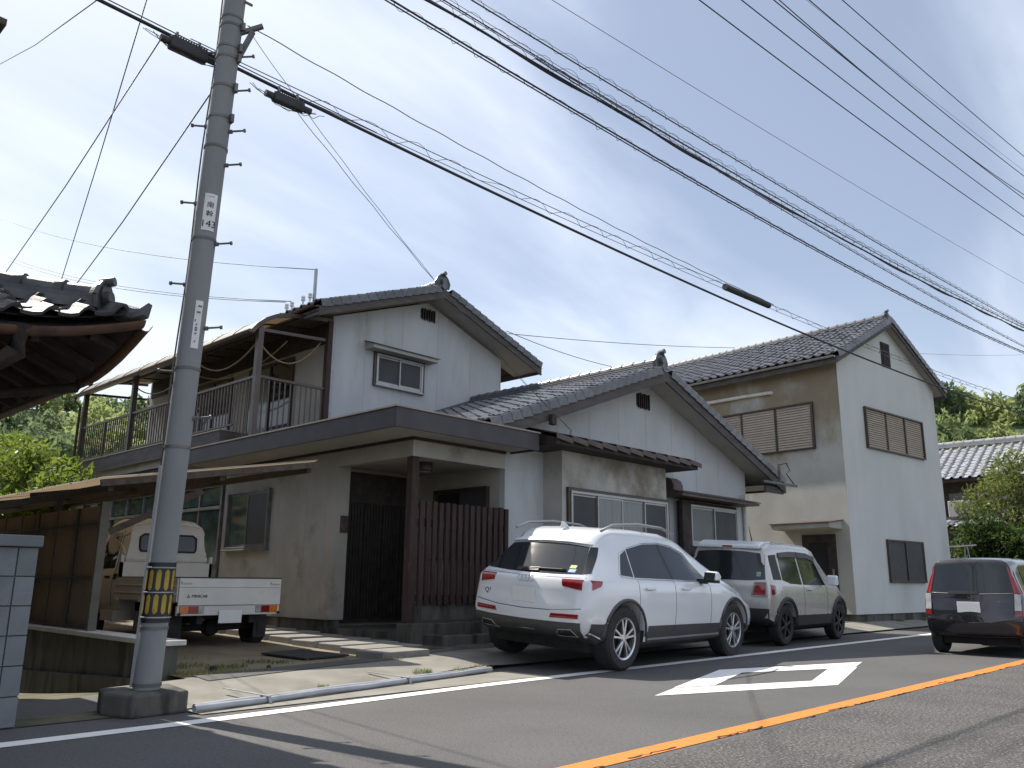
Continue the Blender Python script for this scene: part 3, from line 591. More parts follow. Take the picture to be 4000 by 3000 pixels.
# ------------------------------------------------------------------ the second house (built in its own frame, then set down)
N2 = thing('house', 'pale grey two storey house with brown louvred shutters beside the road', 'house')
def nb(name, m, *boxes, parent=None, bevel=0):
    mb = MB()
    for b in boxes: mb.box(*b)
    return mb.build(name, M[m], parent or N2, bevel=bevel)
NW, NL, NR, NS = 5.6, 11.5, 8.2, .5
def nz(x): return NR-.12-abs(x-NW/2)*NS
gw = MB().prism([(0,0,.3),(NW,0,.3),(NW,0,nz(NW)-.05),(NW/2,0,nz(NW/2)-.05),(0,0,nz(0)-.05)], (0,.15,0)).build('wall', M['stucco_grey'], N2)
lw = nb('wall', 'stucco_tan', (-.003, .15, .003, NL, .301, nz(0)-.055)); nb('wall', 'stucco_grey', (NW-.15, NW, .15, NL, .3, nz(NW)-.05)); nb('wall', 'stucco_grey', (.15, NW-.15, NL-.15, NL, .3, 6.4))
nb('foundation', 'concrete_dark', (.03, NW-.03, .03, NL-.03, -.15, .3))
P = wframe((0,1,0), (0, 0, 0), (-1,0,0)); seams(lw, P, [.7, 1.95, 3.2, 4.45, 5.7], .3, nz(0)-.1)
def shutters(parent, P, a0, a1, z0, z1, n, nsl=17, dark=None):
    mb = MB(); t = .045
    wbox(mb, P, a0, a1, z1-t, z1, 0, .075); wbox(mb, P, a0, a1, z0, z0+t, 0, .075)
    wbox(mb, P, a0, a0+t, z0+t, z1-t, 0, .075); wbox(mb, P, a1-t, a1, z0+t, z1-t, 0, .075)
    w = mb.build('shutter_frame', M['sash_brown'], parent, bevel=.004); st = (a1-a0-2*t)/n
    mb = MB(); wbox(mb, P, a0+t, a1-t, z0+t, z1-t, -.01, .006); mb.build('backing', M['wood_dark'], w)
    for i in range(n):
        x0 = a0+t+i*st; x1 = x0+st; off = .008*(i % 2)
        mb = MB(); s = .03
        for xa, xb in ((x0, x0+s), (x1-s, x1)): mb = MB(); wbox(mb, P, xa, xb, z0+t, z1-t, .01+off, .05+off); mb.build('stile', M['sash_brown'], w)
        if i == dark: mb = MB(); wbox(mb, P, x0-.05, x0-.001, z0+t, z1-t, .01, .078); mb.build('stile', M['sash_brown'], w)
        h = (z1-z0-2*t)/nsl
        for k in range(nsl):
            z = z0+t+k*h; a, b = x0+s, x1-s
            vs = [P(a,z+.004,.042+off),P(b,z+.004,.042+off),P(b,z+h*.98,.016+off),P(a,z+h*.98,.016+off),P(a,z+.004,.034+off),P(b,z+.004,.034+off),P(b,z+h*.98,.008+off),P(a,z+h*.98,.008+off)]
            MB().add(vs, [(0,3,2,1),(4,5,6,7),(0,1,5,4),(1,2,6,5),(2,3,7,6),(3,0,4,7)]).build('slat', M['louver'], w)
shutters(N2, P, .71, 3.95, 4.36, 5.58, 3)
MB().tube([(-.06,2.7,6.02),(-.06,1.98,6.0),(-.02,1.9,6.0),(.02,1.88,6.0)], .05, 12).build('duct_pipe', M['pvc_white'], N2, smooth='angle'); MB().tube([(-.06,5.5,6.04),(-.06,2.7,6.02)], .05, 12).build('duct_pipe', M['pvc_white'], N2, smooth='angle')
cn = MB().prism([(0,.18,2.52),(-.62,.18,2.44),(-.62,.18,2.33),(0,.18,2.31)], (0,1.6,0)).build('door_canopy', M['stucco_stain'], N2); MB().prism([(0,.15,2.545),(-.65,.15,2.465),(-.65,.15,2.443),(0,.15,2.522)], (0,1.66,0)).build('canopy_cover', M['tin'], cn)
dd = nb('door', 'wood_dark', (-.03, -.002, .38, 1.28, .3, 2.2)); nb('door_handle', 'alu', (-.07, -.03, .46, .49, 1.2, 1.36), parent=dd); nb('door_glass', 'glass_dark', (-.036, -.03, .6, 1.1, 1.2, 2.0), parent=dd)
nb('small_window', 'sash_brown', (-.04, 0, 3.2, 4.1, 1.5, 2.2))
P = wframe((1,0,0), (0, 0, 0), (0,-1,0))
shutters(N2, P, 1.21, 4.54, 4.43, 5.52, 3, dark=2)
window(N2, P, 1.8, 3.82, 1.05, 2.13, ['glass_screen', 'glass_screen'], 'sash_brown', sill=False)
mb = MB(); wbox(mb, P, 2.5, 2.96, 6.85, 7.52, 0, .04); vt = mb.build('gable_vent', M['wood_dark'], N2)
for k in range(11):
    z = 6.89+k*.055; MB().add([P(2.54,z,.06),P(2.92,z,.06),P(2.92,z+.045,.042),P(2.54,z+.045,.042)], [(0,1,2,3)]).build('slat', M['black'], vt)
NT = round((NL+.44-.1)/.265)
gable_roof(N2, NW/2, NR, NS, -.36, NW+.36, -.24, NL+.2, TILE, (VR, VL), lambda i, j: i >= NT-24 and j < 12, board=.16, layers=2, orn=.75, gm='galv')
N2.location = (20.59, 8.24, 0); N2.rotation_euler = (0, 0, R(-5.8))

# ------------------------------------------------------------------ the house further down the road, mostly behind trees
N3 = thing('house', 'old dark timber house with pale grey ribbed tile roof behind the trees', 'house')
def qb(name, m, *b, parent=None): return MB().box(*b).build(name, M[m], parent or N3)
TL = tile_mesh('tile', .34, .36, M['tile_light'], roll=.085)
rf = MB().prism([(40,1,6.85),(37.1,1,5.2),(37.1,1,5.1),(40,1,6.7),(42.9,1,5.1),(42.9,1,5.2)], (0,12.5,0)).build('roof', M['wood_dark'], N3)
lay_tiles(rf, TL, (37.05,13.5,5.22), (0,-1,0), (2.95,0,1.66), .34, .29, 36, 11, lambda i, j: i < 24, rd=random.Random(8))
ridge(rf, (40,1,6.9), (40,13.5,6.9), M['tile_light'], 4, .3, .1, .4)
qb('wall', 'wood_dark', 37.9, 42, 1.5, 13, 0, 5.15); qb('window', 'glass_frost', 37.85, 37.9, 9.9, 10.9, 3.9, 4.7); qb('wall_panel', 'cap_white', 37.84, 37.9, 9.1, 9.85, 4.0, 4.75)
r2 = MB().prism([(37.85,2,4.1),(35.6,2,3.2),(35.6,2,3.1),(37.85,2,3.95)], (0,8.6,0)).build('roof', M['wood_dark'], N3)
lay_tiles(r2, TL, (35.55,10.6,3.2), (0,-1,0), (2.25,0,.9), .34, .29, 25, 8, lambda i, j: j < 2, rd=random.Random(9))
MB().tube([(35.7,10.6,3.3),(36.9,9.4,4.0),(37.8,8.6,4.5)], .09, 10).build('hip_ridge', M['tile_light'], r2, smooth='angle')
qb('wall', 'wood_dark', 36.2, 37.9, 2.2, 10.4, 0, 3.2)
ac = thing('air_conditioner', 'white air conditioner unit hung beside the timber house', 'air conditioner', (33.6, 9.3, 3.4)); c = MB().box(33.4,33.8,8.95,9.7,3.42,4.0).build('case', M['cap_white'], ac, bevel=.02)
MB().lathe([(.22,0),(.24,-.02),(.19,-.03),(.05,-.03),(0,-.02)], (33.4,9.25,3.71), axis='x', seg=20).build('fan_grille', M['galv_dark'], c, smooth='angle')
MB().box(33.3,33.9,8.9,9.75,3.34,3.42).build('bracket', M['galv_dark'], ac); MB().bar((33.85,9.3,0),(33.85,9.3,3.36),.06,.06).build('stand', M['galv_dark'], ac)
ls = thing('laundry_stand', 'thin white laundry pole on a stand by the dark shrub', 'laundry pole', (27, 7.5, 0))
MB().tube([(27,8.0,2.09),(27,7.2,2.13)], .018, 8).build('pole', M['pvc_white'], ls); MB().tube([(27,7.5,2.1),(27,7.62,1.0),(27,7.62,0)], .015, 6).build('leg', M['galv'], ls); MB().tube([(27,7.45,2.1),(27,7.3,1.0),(27,7.3,0)], .015, 6).build('leg', M['galv'], ls)

# ------------------------------------------------------------------ old house on the left: the upturned corner of its hipped roof
OL = thing('house', 'old house corner with upturned dark tile roof and brown gutter', 'house', (1.0, 9.0, 0))
CX, CY, EZ = 2.66, 6.80, 2.81
def lift(a): return .25*max(0, 1-a/1.25)**2
def slope(front, off):
    def f(u, v):
        b = 2.6*v; a = 9*u**1.6; z = EZ+lift(a+b)+.42*b+off
        return (CX-a-b, CY+b, z) if front else (CX-b, CY+a+b, z)
    return f
rf = None
for fr_ in (True, False):
    o = MB().grid(slope(fr_, .07), 30, 8).grid(slope(fr_, -.02), 30, 8).build('roof', M['tile_old'], OL, smooth=True) if rf is None else MB().grid(slope(fr_, .07), 30, 8).grid(slope(fr_, -.02), 30, 8).build('roof_slope', M['tile_old'], rf, smooth=True)
    if rf is None: rf = o
for fr_ in (True, False):
    MB().grid(slope(fr_, -.03), 30, 8).grid(slope(fr_, -.06), 30, 8).build('eave_boarding', M['wood_dark'], rf, smooth=True)
    s = slope(fr_, -.10)
    for k in range(16):
        u = ((.25+k*.42)/9)**(1/1.6); a, b = Vector(s(u, .02)), Vector(s(u, .02))
        d = Vector((0,1,.42)) if fr_ else Vector((-1,0,.42)); MB().bar(a, a+d*min(1.3, .22+k*.40), .06, .07).build('rafter', M['wood_dark'], rf)
TO = tile_mesh('tile', .27, .3, M['tile_old'], roll=.06)
for fr_ in (True, False):
    s = slope(fr_, .07)
    for j in range(5):
        for k in range(11):
            a = .22+k*.26; b = j*.24; p = Vector((CX-a-b, CY+b-.03, EZ+lift(a+b)+.42*b+.075)) if fr_ else Vector((CX-b+.03, CY+a+b, EZ+lift(a+b)+.42*b+.075))
            g = (lift(a+.05)-lift(a-.05))/.1
            inst('tile', TO, rf, frame((1,0,-g) if fr_ else (0,1,g), (0,1,.42) if fr_ else (-1,0,.42), p))
# descending corner ridge
hip = [Vector((CX-t, CY+t, EZ+.42*t+lift(t)+.08)) for t in [.1+.12*i for i in range(20)]]
for k, (w, dz) in enumerate(((.26,0),(.24,.042),(.22,.084))):
    mb = MB(); [mb.bar(p+Vector((0,0,dz)), q+Vector((0,0,dz)), w, .04) for p, q in zip(hip[1:], hip[2:])]; mb.build('ridge_course', M['tile_old'], rf)
for i in range(1, 18, 2):
    MB().tube([hip[i]+Vector((0,0,.135)), hip[min(i+2,19)]+Vector((0,0,.135))], .07, 12).build('ridge_tile', M['tile_old'], rf, smooth='angle')
    MB().tube([hip[i]+Vector((0,0,.135))-Vector((-.025,.025,0)), hip[i]+Vector((0,0,.135))+Vector((-.025,.025,0))], .09, 12).build('ridge_collar', M['tile_old'], rf, smooth='angle')
onigawara(rf, hip[1]+Vector((-.03,.03,.0)), (1,-1,0), M['tile_old'], .8)
mb = MB(); pts = [Vector((CX-.12,CY+.12,EZ+.33)), Vector((CX-.02,CY+.02,EZ+.30)), Vector((CX+.03,CY-.03,EZ+.32)), Vector((CX+.06,CY-.06,EZ+.40))]
mb.tube(pts, [.075,.07,.055,.02], 10); mb.build('corner_tile', M['tile_old'], rf, smooth='angle')
for fr_ in (True, False):
    mb = MB(); pr = [(math.cos(t)*.06, math.sin(t)*.065) for t in [math.pi+math.pi*i/8 for i in range(9)]]; vs = []; L_ = []
    for k in range(25):
        a = -.02+k*.26; z = EZ+lift(max(a,0))-.01-.03*min(1,max(0,a)); L_.append(a)
        vs += [(CX-a, CY-.06+p, z+q) if fr_ else (CX+.06+p, CY+a, z+q) for p, q in pr]
    mb.add(vs, [(j*9+i, j*9+i+1, (j+1)*9+i+1, (j+1)*9+i) for j in range(24) for i in range(8)]); mb.build('gutter', M['copper'], rf, smooth=True)
MB().tube([(1.8,6.74,2.82),(1.8,6.76,2.62),(1.62,6.89,2.44),(1.3,7.4,2.32)], [.09,.075,.05,.05], 10).build('downpipe', M['wood_dark'], rf, smooth='angle')
MB().tube([(2.72,8.0,2.86),(2.72,8.0,2.74),(2.66,8.0,2.68),(2.0,8.3,2.55),(1.4,8.4,2.5)], [.085,.07,.045,.045,.045], 10).build('downpipe', M['wood_dark'], rf, smooth='angle')
MB().box(-8,1.3,8.0,16,0,2.95).build('wall', M['wood_dark'], OL)
MB().box(-8,.55,8.75,16,2.95,5.7).build('wall', M['stucco_stain'], OL); up_ = MB().prism([(1.6,7.73,5.74),(1.6,7.73,5.80),(-8,7.73,5.80),(-8,7.73,5.74)], (0,9,0)).build('upper_eave', M['wood_brown'], OL)
MB().prism([(1.55,7.78,5.802),(-8,7.78,5.802),(-8,12,7.6),(-2.6,12,7.6)], (0,.02,.05)).build('upper_roof', M['tile_old'], OL)

# ------------------------------------------------------------------ walls, fence and carport of the yard
BW = thing('block_wall', 'grey concrete block wall with cap below the old tile roof', 'wall', (1, 6.7, 0))
bm_ = [MB().box(0,w,0,.12,0,.19).mesh('block', M['cmu']) for w in (.122,.39)]
core = MB().box(-1.5,2.075,6.612,6.71,.0,1.2).build('mortar_bed', M['mortar'], BW)
for r_ in range(6):
    z = .012+r_*.199
    inst('block', bm_[0], BW, Matrix.Translation((2.08-.122,6.6,z)))
    for c_ in range(8): inst('block', bm_[1], BW, Matrix.Translation((2.08-.122-.4*(c_+1)+.0,6.6+random.uniform(-.002,.002),z)))
for c_ in range(6): MB().box(2.1-.6*(c_+1)+.006,2.1-.6*c_,6.57,6.75,1.205,1.285).build('cap_block', M['cmu'], BW, bevel=.008)
RW = thing('retaining_wall', 'stained concrete retaining wall with white coping beside the pole', 'wall', (3.8, 10, 0))
MB().box(3.72,3.88,8.06,21,-.6,.375).build('wall', M['concrete_dark'], RW); MB().box(3.66,3.93,8.0,21,.377,.425).build('coping', M['cap_white'], RW, bevel=.006)
MB().prism([(3.67,8.3,-.6),(3.67,8.3,.06),(3.67,12,-.12),(3.67,21,-.2),(3.67,21,-.6)], (.05,0,0)).build('footing', M['concrete_dark'], RW)
CF = thing('corrugated_fence', 'rust brown translucent corrugated fence standing behind the retaining wall', 'fence', (3.8, 10, .42))
for k in range(16):
    y0 = 10.02+k*.68; n = 85; mb = MB(); vs = []
    for i in range(n+1):
        y = y0+.70*i/n; x = 3.78+.009*math.sin(2*math.pi*(y)/.032*.5)-.004*(k % 2); vs += [(x,y,.43),(x,y,1.80+random.uniform(0,.004))]
    mb.add(vs, [(2*i,2*i+2,2*i+3,2*i+1) for i in range(n)]); mb.build('fence_sheet', M['poly_brown'], CF, smooth=True)
for z in (.5, 1.02, 1.62): MB().bar((3.83,10,z),(3.83,21,z),.035,.05).build('rail', M['wood_dark'], CF)
for y in [10.75, 12.3, 14.0, 15.8, 17.6, 19.4]: MB().bar((3.86,y,.4),(3.86,y,1.85),.06,.06).build('post', M['wood_dark'], CF)
MB().box(3.74,3.83,9.96,10.01,.425,1.84).build('end_post', M['post_tan'], CF)
for k in range(1, 16): MB().box(3.757,3.765,10.02+k*.68-.012-.02*(k % 3 == 1),10.02+k*.68+.012+.02*(k % 3 == 1),.435,1.80).build('batten', M['wood_dark'], CF)
for z in (.455, 1.0, 1.60): MB().box(3.750,3.757,10.01,20.9,z-.008,z+.008).build('batten', M['wood_dark'], CF)
CP = thing('carport', 'brown lean-to carport with plastic sheet roof over the small truck', 'carport', (5, 12, .1))
def cz(x): return 1.98+(x-3.55)*.178
MB().bar((3.5,9.44,cz(3.5)+.02),(6.22,9.44,cz(6.22)+.02),.03,.075).build('front_board', M['wood_brown'], CP)
for k in range(12):
    y0 = 9.42+k*.92; n = 46; vs = []; mb = MB()
    for i in range(n+1):
        y = y0+.95*i/n; w_ = .012*math.sin(2*math.pi*y/.076)+.006*(k % 2)
        vs += [(3.5,y,cz(3.5)+.075+w_),(6.2,y,cz(6.2)+.075+w_)]
    mb.add(vs, [(2*i,2*i+2,2*i+3,2*i+1) for i in range(n)]); mb.build('roof_sheet', M['poly_roof'], CP, smooth=True)
for y in (9.6, 12.0, 14.4, 16.8, 19.2): MB().bar((3.6,y,cz(3.6)+.03),(6.15,y,cz(6.15)+.03),.05,.09).build('rafter', M['wood_dark'], CP)
for x in (3.62, 4.9, 6.1): MB().bar((x,9.46,cz(x)-.035),(x,20.3,cz(x)-.035),.06,.08).build('beam', M['wood_dark'], CP)
for x, y in ((3.99,12.1),(3.99,16.4),(6.1,14.0),(6.1,19.6)): MB().bar((x,y,.15),(x,y,cz(x)-.07),.07,.07).build('post', M['wood_dark'], CP)
MB().bar((3.85,9.98,1.5),(4.75,9.62,2.02),.045,.075).build('brace', M['wood_brown'], CP)
# stone slabs, mat, pipes
rd = random.Random(11)
for k, (x, y, w, d, a) in enumerate(((6.62,8.22,.75,.48,4),(6.92,8.82,1.0,.45,5),(7.0,9.4,.95,.5,3),(6.98,10.0,.95,.5,2),(6.98,10.62,.9,.5,1),(6.98,11.22,.95,.48,0),(6.98,11.84,.9,.5,0),(6.98,12.46,.95,.5,-1),(6.98,13.1,.9,.5,-1))):
    o = MB().box(-w/2,w/2,-d/2,d/2,-.05,.075).build('stepping_slab', M['granite'], bevel=.012); o.location = (x, y, yard_z(x, y)+.005); o.rotation_euler = (rd.uniform(-.01,.01), rd.uniform(-.01,.01), R(a))
    tag(o, 'pale granite stepping slab in the row leading to the porch' if k else 'pale granite stepping slab at the road end of the row', 'paving slab', 'stepping slabs in the yard')
mt = MB(); pr = [(5.5,9.3),(5.55,8.45),(6.2,8.52),(6.14,9.45)]
o = mt.add([(x,y,yard_z(x,y)+.012) for x,y in pr]+[(x,y,yard_z(x,y)+.03) for x,y in pr], [(0,3,2,1),(4,5,6,7),(0,1,5,4),(1,2,6,5),(2,3,7,6),(3,0,4,7)]).build('rubber_mat', M['rubber']); tag(o, 'thin black rubber mat lying on the dirt yard', 'mat')
for k, (a, b, lab) in enumerate((((3.28,6.46,.036),(7.0,7.03,.04),'grey plastic conduit pipe along the concrete apron, farther from the road'),((3.24,6.38,.034),(7.0,6.955,.036),'grey plastic conduit pipe along the concrete apron, nearer the road'))):
    a = Vector(a); b = Vector(b); o = MB().tube([a+(b-a)*i/12+Vector((0,0,.004*math.sin(i*1.7+k))) for i in range(13)], .026, 12, caps=False).tube([a+(b-a)*.004, a+(b-a)*.01], .0215, 12).build('conduit_pipe', M['pvc'], smooth='angle'); tag(o, lab, 'pipe', 'conduit pipes beside the road')
for x, lab in ((3.9,'flat metal strap over the conduit pipes next to the pole base'),(5.6,'flat metal strap over the conduit pipes in front of the mat')):
    y = 6.46+(x-3.28)*.153; o = MB().bar((x-.1,y+.42,.09),(x,y+.04,.068),.03,.005).bar((x,y+.04,.068),(x+.02,y-.105,.066),.03,.005).bar((x+.02,y-.105,.066),(x+.025,y-.125,.01),.03,.005).build('pipe_strap', M['galv']); tag(o, lab, 'pipe strap', 'straps on the conduit pipes')
o = MB().lathe([(0,0),(.05,.01),(.03,.05),(0,.06)], (4.25,8.05,yard_z(4.25,8.05)), seg=7).lathe([(0,0),(.03,.01),(.02,.03),(0,.04)], (4.8,7.95,yard_z(4.8,7.95)), seg=6).build('pebbles', M['crack']); o['kind'] = 'stuff'

# ------------------------------------------------------------------ utility pole
UP = thing('utility_pole', 'grey concrete utility pole with number plate and yellow black guard', 'utility pole', (3.02, 6.75, 0))
def ax(z): return Vector((3.02+.0275*z, 6.75, z))
def pr_(z): return .101-.0003*z
MB().tube([ax(z) for z in [0,2,4,6,8,10,12,13.5]], [pr_(z) for z in [0,2,4,6,8,10,12,13.5]], 36).build('shaft', M['pole_conc'], UP, smooth='angle')
MB().prism([(2.70,6.76,0),(2.79,6.44,0),(3.24,6.48,0),(3.32,6.98,0),(2.78,7.04,0)], (0,0,.165)).build('base_block', M['concrete_dark'], UP, bevel=.02)
PC = R(-114.8)                                       # towards the camera
def around(z0, z1, a0, a1, off, n=10):
    return MB().grid(lambda u, v: tuple(ax(z0+(z1-z0)*v)+(pr_(z0+(z1-z0)*v)+off)*Vector((math.cos(PC+R(a0+(a1-a0)*u)), math.sin(PC+R(a0+(a1-a0)*u)), 0))), n, 2)
for z in (6.16, 6.07, 5.84, 5.73, 5.42, 5.1, 4.8, 3.9, 2.72, 2.05, .62, .2):
    MB().lathe([(pr_(z)+.001,-.012),(pr_(z)+.006,-.012),(pr_(z)+.006,.012),(pr_(z)+.001,.012)], tuple(ax(z)), seg=32).build('band', M['galv_dark'], UP, smooth='angle')
    if z in (6.07, 5.84, 5.73, 5.42, 5.1): p = ax(z)+Vector((math.cos(PC+1.0), math.sin(PC+1.0),0))*(pr_(z)+.02); MB().bar(p-Vector((0,0,.04)), p+Vector((0,0,.04)), .05, .03).build('band_clamp', M['galv_dark'], UP)
IR = Vector((.69,-.724,0))
for s, zs in ((-1, (5.80, 5.03, 4.26, 3.49, 2.70)), (1, (5.76, 5.40, 4.98, 4.64, 3.87, 3.09, 2.3))):
    for z in zs:
        c = ax(z); MB().tube([c+IR*s*(pr_(z)-.02), c+IR*s*(pr_(z)+.14)+Vector((0,0,.012))], .0095, 8).tube([c+IR*s*(pr_(z)+.135)+Vector((0,0,.012)), c+IR*s*(pr_(z)+.15)+Vector((0,0,.013))], .019, 10).tube([c+IR*s*(pr_(z)-.01), c+IR*s*(pr_(z)+.03)], .02, 8).build('step_bolt', M['galv_dark'], UP, smooth='angle')
def wrap_text(s, size, z, a, off, parent, m='ink'):
    me = text_mesh(s, size, .0008); me.materials.clear(); me.materials.append(M[m])
    for v in me.vertices:
        zz = z+v.co.y; r = pr_(zz)+off+v.co.z; t = PC+R(a)+v.co.x/pr_(zz); q = ax(zz)+r*Vector((math.cos(t), math.sin(t), 0)); v.co = WM[parent].inverted() @ q
    o = bpy.data.objects.new('lettering', me); COL.objects.link(o); o.parent = parent; WM[o] = WM[parent]
p1 = around(3.965, 4.315, -21, 41, .004).build('number_plate', M['plate_white'], UP, smooth=True)
for t, sz, z in (('一',.05,4.283),('南',.062,4.205),('幹',.062,4.12),('143',.088,4.025)): wrap_text(t, sz, z, 10, .006, p1)
p2 = around(2.89, 3.315, 0, 35, .004).build('notice_plate', M['plate_white'], UP, smooth=True)
for z, a0, a1 in ((3.265,12,30),(3.21,9,27),(3.135,4,10),(3.10,11,17),(3.07,9,20),(3.05,9,20),(3.02,11,19),(2.95,12,18)): around(z-.008, z+.008, a0, a1, .006, 4).build('faded_print', M['galv_dark'], p2)
MB().lathe([(0,.0),(.035,0),(.04,.01),(.02,.02),(0,.02)], (0,0,0), seg=12).build('tag', M['yellow'], UP); tg = UP.children[-1]; tg.matrix_basis = WM[UP].inverted() @ (frame((math.sin(-PC-R(20)),math.cos(-PC-R(20)),0),(0,0,1),ax(3.45)+Vector((math.cos(PC+R(20)),math.sin(PC+R(20)),0))*(pr_(3.45)+.001)))
gd = around(.66, 1.12, -180, 180, .006, 40).build('guard_sleeve', M['black'], UP, smooth=True)
for z0, z1 in ((.725,.875),(.905,1.065)):
    for k in range(11):
        a = -170+k*32.7
        def f(u, v, a=a): 
            w_ = 9.5*min(1, .3+7*min(v, 1-v)); z = z0+(z1-z0)*v; t = PC+R(a-w_+2*w_*u); return tuple(ax(z)+(pr_(z)+.009)*Vector((math.cos(t), math.sin(t), 0)))
        MB().grid(f, 4, 8).build('yellow_stripe', M['yellow'], gd, smooth=True)
for z in (.70, .89, 1.08): MB().lathe([(pr_(z)+.0095,-.005),(pr_(z)+.013,-.004),(pr_(z)+.013,.004),(pr_(z)+.0095,.005)], tuple(ax(z)), seg=32).build('guard_band', M['galv'], gd)
lf = lambda z, o=0.: ax(z)-IR*(pr_(z)+.012+o)
MB().tube([lf(z) for z in (.18,.7,1.2,1.9)], .021, 8).build('cable_guard', M['pvc'], UP, smooth='angle'); MB().tube([lf(z, .006+.008*math.sin(z*3)) for z in [1.8+.3*i for i in range(28)]], .007, 6).build('earth_wire', M['wire'], UP, smooth=True)
br_ = ax(6.0)
for a_, b_, w_, h_ in ((br_+IR*.08+Vector((0,0,.02)), br_+IR*.30+Vector((0,0,.1)), .035, .04), (br_+IR*.08+Vector((0,0,-.28)), br_+IR*.21+Vector((0,0,.04)), .04, .04), (ax(6.38)+IR*.08, ax(6.38)+IR*.17+Vector((0,0,-.05)), .02, .02)): MB().bar(a_, b_, w_, h_).build('bracket', M['galv_dark'], UP)

# ------------------------------------------------------------------ overhead cables
def cable(name, label, pts, r, m='cable', seg=6, group='overhead cables'):
    o = MB().tube(pts, r, seg).build(name, M[m], smooth=True); tag(o, label, 'cable', group); return o
def span(Y0, c, x0, x1, n=60, dz=0., dy=0.):
    return [Vector((x, Y0-.05*(x-3.05)+dy, c[0]*x*x+c[1]*x+c[2]+dz)) for x in [x0+(x1-x0)*i/n for i in range(n+1)]]
def spiral(pts, r, pitch, th, parent, m='wire', lo=0.):
    L = 0; q = []
    for a, b in zip(pts, pts[1:]):
        n = max(2, int((b-a).length/pitch*9))
        for i in range(n):
            t = i/n; p = a+(b-a)*t; l_ = L+(b-a).length*t; ph = 2*math.pi*l_/pitch+1.1*math.sin(l_*1.37)+.5*math.sin(l_*4.1); rr = r*(.85+.35*math.sin(l_*2.3+r*90)*math.sin(l_*.71)); q.append(p+Vector((0, math.cos(ph)*rr, math.sin(ph)*rr+lo)))
        L += (b-a).length
    return MB().tube(q, th, 4).build('spiral_wire', M[m], parent)
def bundle(label, Y0, c, x0, x1, r, dz, r2, sp):
    pts = span(Y0, c, x0, x1); o = cable('overhead_cable', label, pts, r)
    if r2: MB().tube(span(Y0, c, x0, x1, dz=dz), r2, 5).build('messenger_wire', M['wire' if r2 < .006 else 'cable'], o, smooth=True)
    if sp: spiral([p+Vector((0,0,dz/2)) for p in pts], sp, .42, .0035, o)
    return o
bundle('lowest of the four spiral wrapped cable bundles above the main house', 6.6, (.0021,-.05001,7.40362), -8, 48, .012, -.045, .009, .05)
o = bundle('thick wavy cable bundle with spiral wire, second of the four above the main house', 6.6, (.00167,-.01773,7.53488), -8, 48, .014, .085, .005, .06)
wv = span(6.6, (.00167,-.01773,7.53488), -8, 48, 220); MB().tube([p+Vector((0,.012*math.sin(p.x*1.9),.016*math.sin(p.x*2.3)+.01*math.sin(p.x*.9)-.012)) for p in wv], .016, 6).build('lashed_cable', M['cable'], o, smooth=True)
bundle('slim spiral wrapped cable hanging just under the thick wavy bundle', 6.5, (.00128,-.03324,7.63371), 7, 48, .008, .04, .004, .04)
bundle('spiral wrapped cable running just above the thick wavy bundle', 6.9, (.00173,-.023,7.9722), -8, 48, .009, .055, .004, .055)
bundle('topmost of the four spiral wrapped cable bundles above the main house', 6.9, (.00081,.00174,8.09615), -8, 48, .010, .05, .004, .05)
cable('overhead_wire', 'thin single wire between the spiral bundles and the power lines', span(6.3, (.00073,.04046,7.94046), -8, 48), .0045, 'wire', 5)
for k, (lab, Y0, c, r) in enumerate((('lowest black power line high over the road',6.2,(.00127,.01878,9.65623),.011),('second lowest black power line high over the road',6.2,(.00098,.03143,10.19728),.011),
        ('power line of the close running pair, on the road side',6.4,(.00125,.02524,11.09453),.012),('power line of the close running pair, on the house side',6.9,(.00329,-.06802,12.87796),.012),
        ('power line crossed by a thin wire, next below the topmost',6.9,(.00132,.02871,12.54206),.013),('thin wire crossing beside the upper power line',6.5,(.00055,.08527,11.17356),.004),('topmost black power line over the road',7.1,(.0008,.05524,13.38787),.013))):
    cable('power_line', lab, span(Y0, c, -8, 50), r, 'cable', 6, 'power lines over the road')
mc = (.00222,-.06622,6.02079); nc = (.00172,-.03746,5.98974)
o = cable('overhead_cable', 'thick black cable strung from the pole across both houses', span(6.95, mc, -8, 46), .017)
MB().tube(span(6.95, mc, -8, 5, 20, dz=.045), .006, 5).build('messenger_wire', M['wire'], o)
o = cable('overhead_cable', 'wire with open loops above the thick cable, carrying a black sleeve', span(6.95, nc, 2.9, 46, dz=.02), .005, 'wire')
MB().tube(span(6.95, nc, 4, 46, dz=-.06), .0045, 5).build('cable_core', M['wire'], o); spiral(span(6.95, nc, 4.2, 40, dz=-.02), .055, .6, .0035, o)
MB().tube([span(6.95, nc, 11.9, 13.3, 1)[0]+Vector((0,-.01,-.02)), span(6.95, nc, 11.9, 13.3, 1)[1]+Vector((0,-.01,-.02))], .055, 14).build('splice_sleeve', M['clad'], o, smooth='angle')
def wob(a, b, sag, amp, n=40): a, b = Vector(a), Vector(b); return [a+(b-a)*t+Vector((0, amp*math.sin(t*60), -sag*4*t*(1-t)+amp*math.cos(t*60))) for t in [i/n for i in range(n+1)]]
oc = (.00442,-.12244,6.58524); cable('overhead_wire', 'thin kinked wire from the pole bracket slanting down to the black sleeve', [p+Vector((0,0,.006*math.sin(p.x*9))) for p in span(6.8, oc, 3.36, 13.2, 80)], .0055, 'wire', 5)
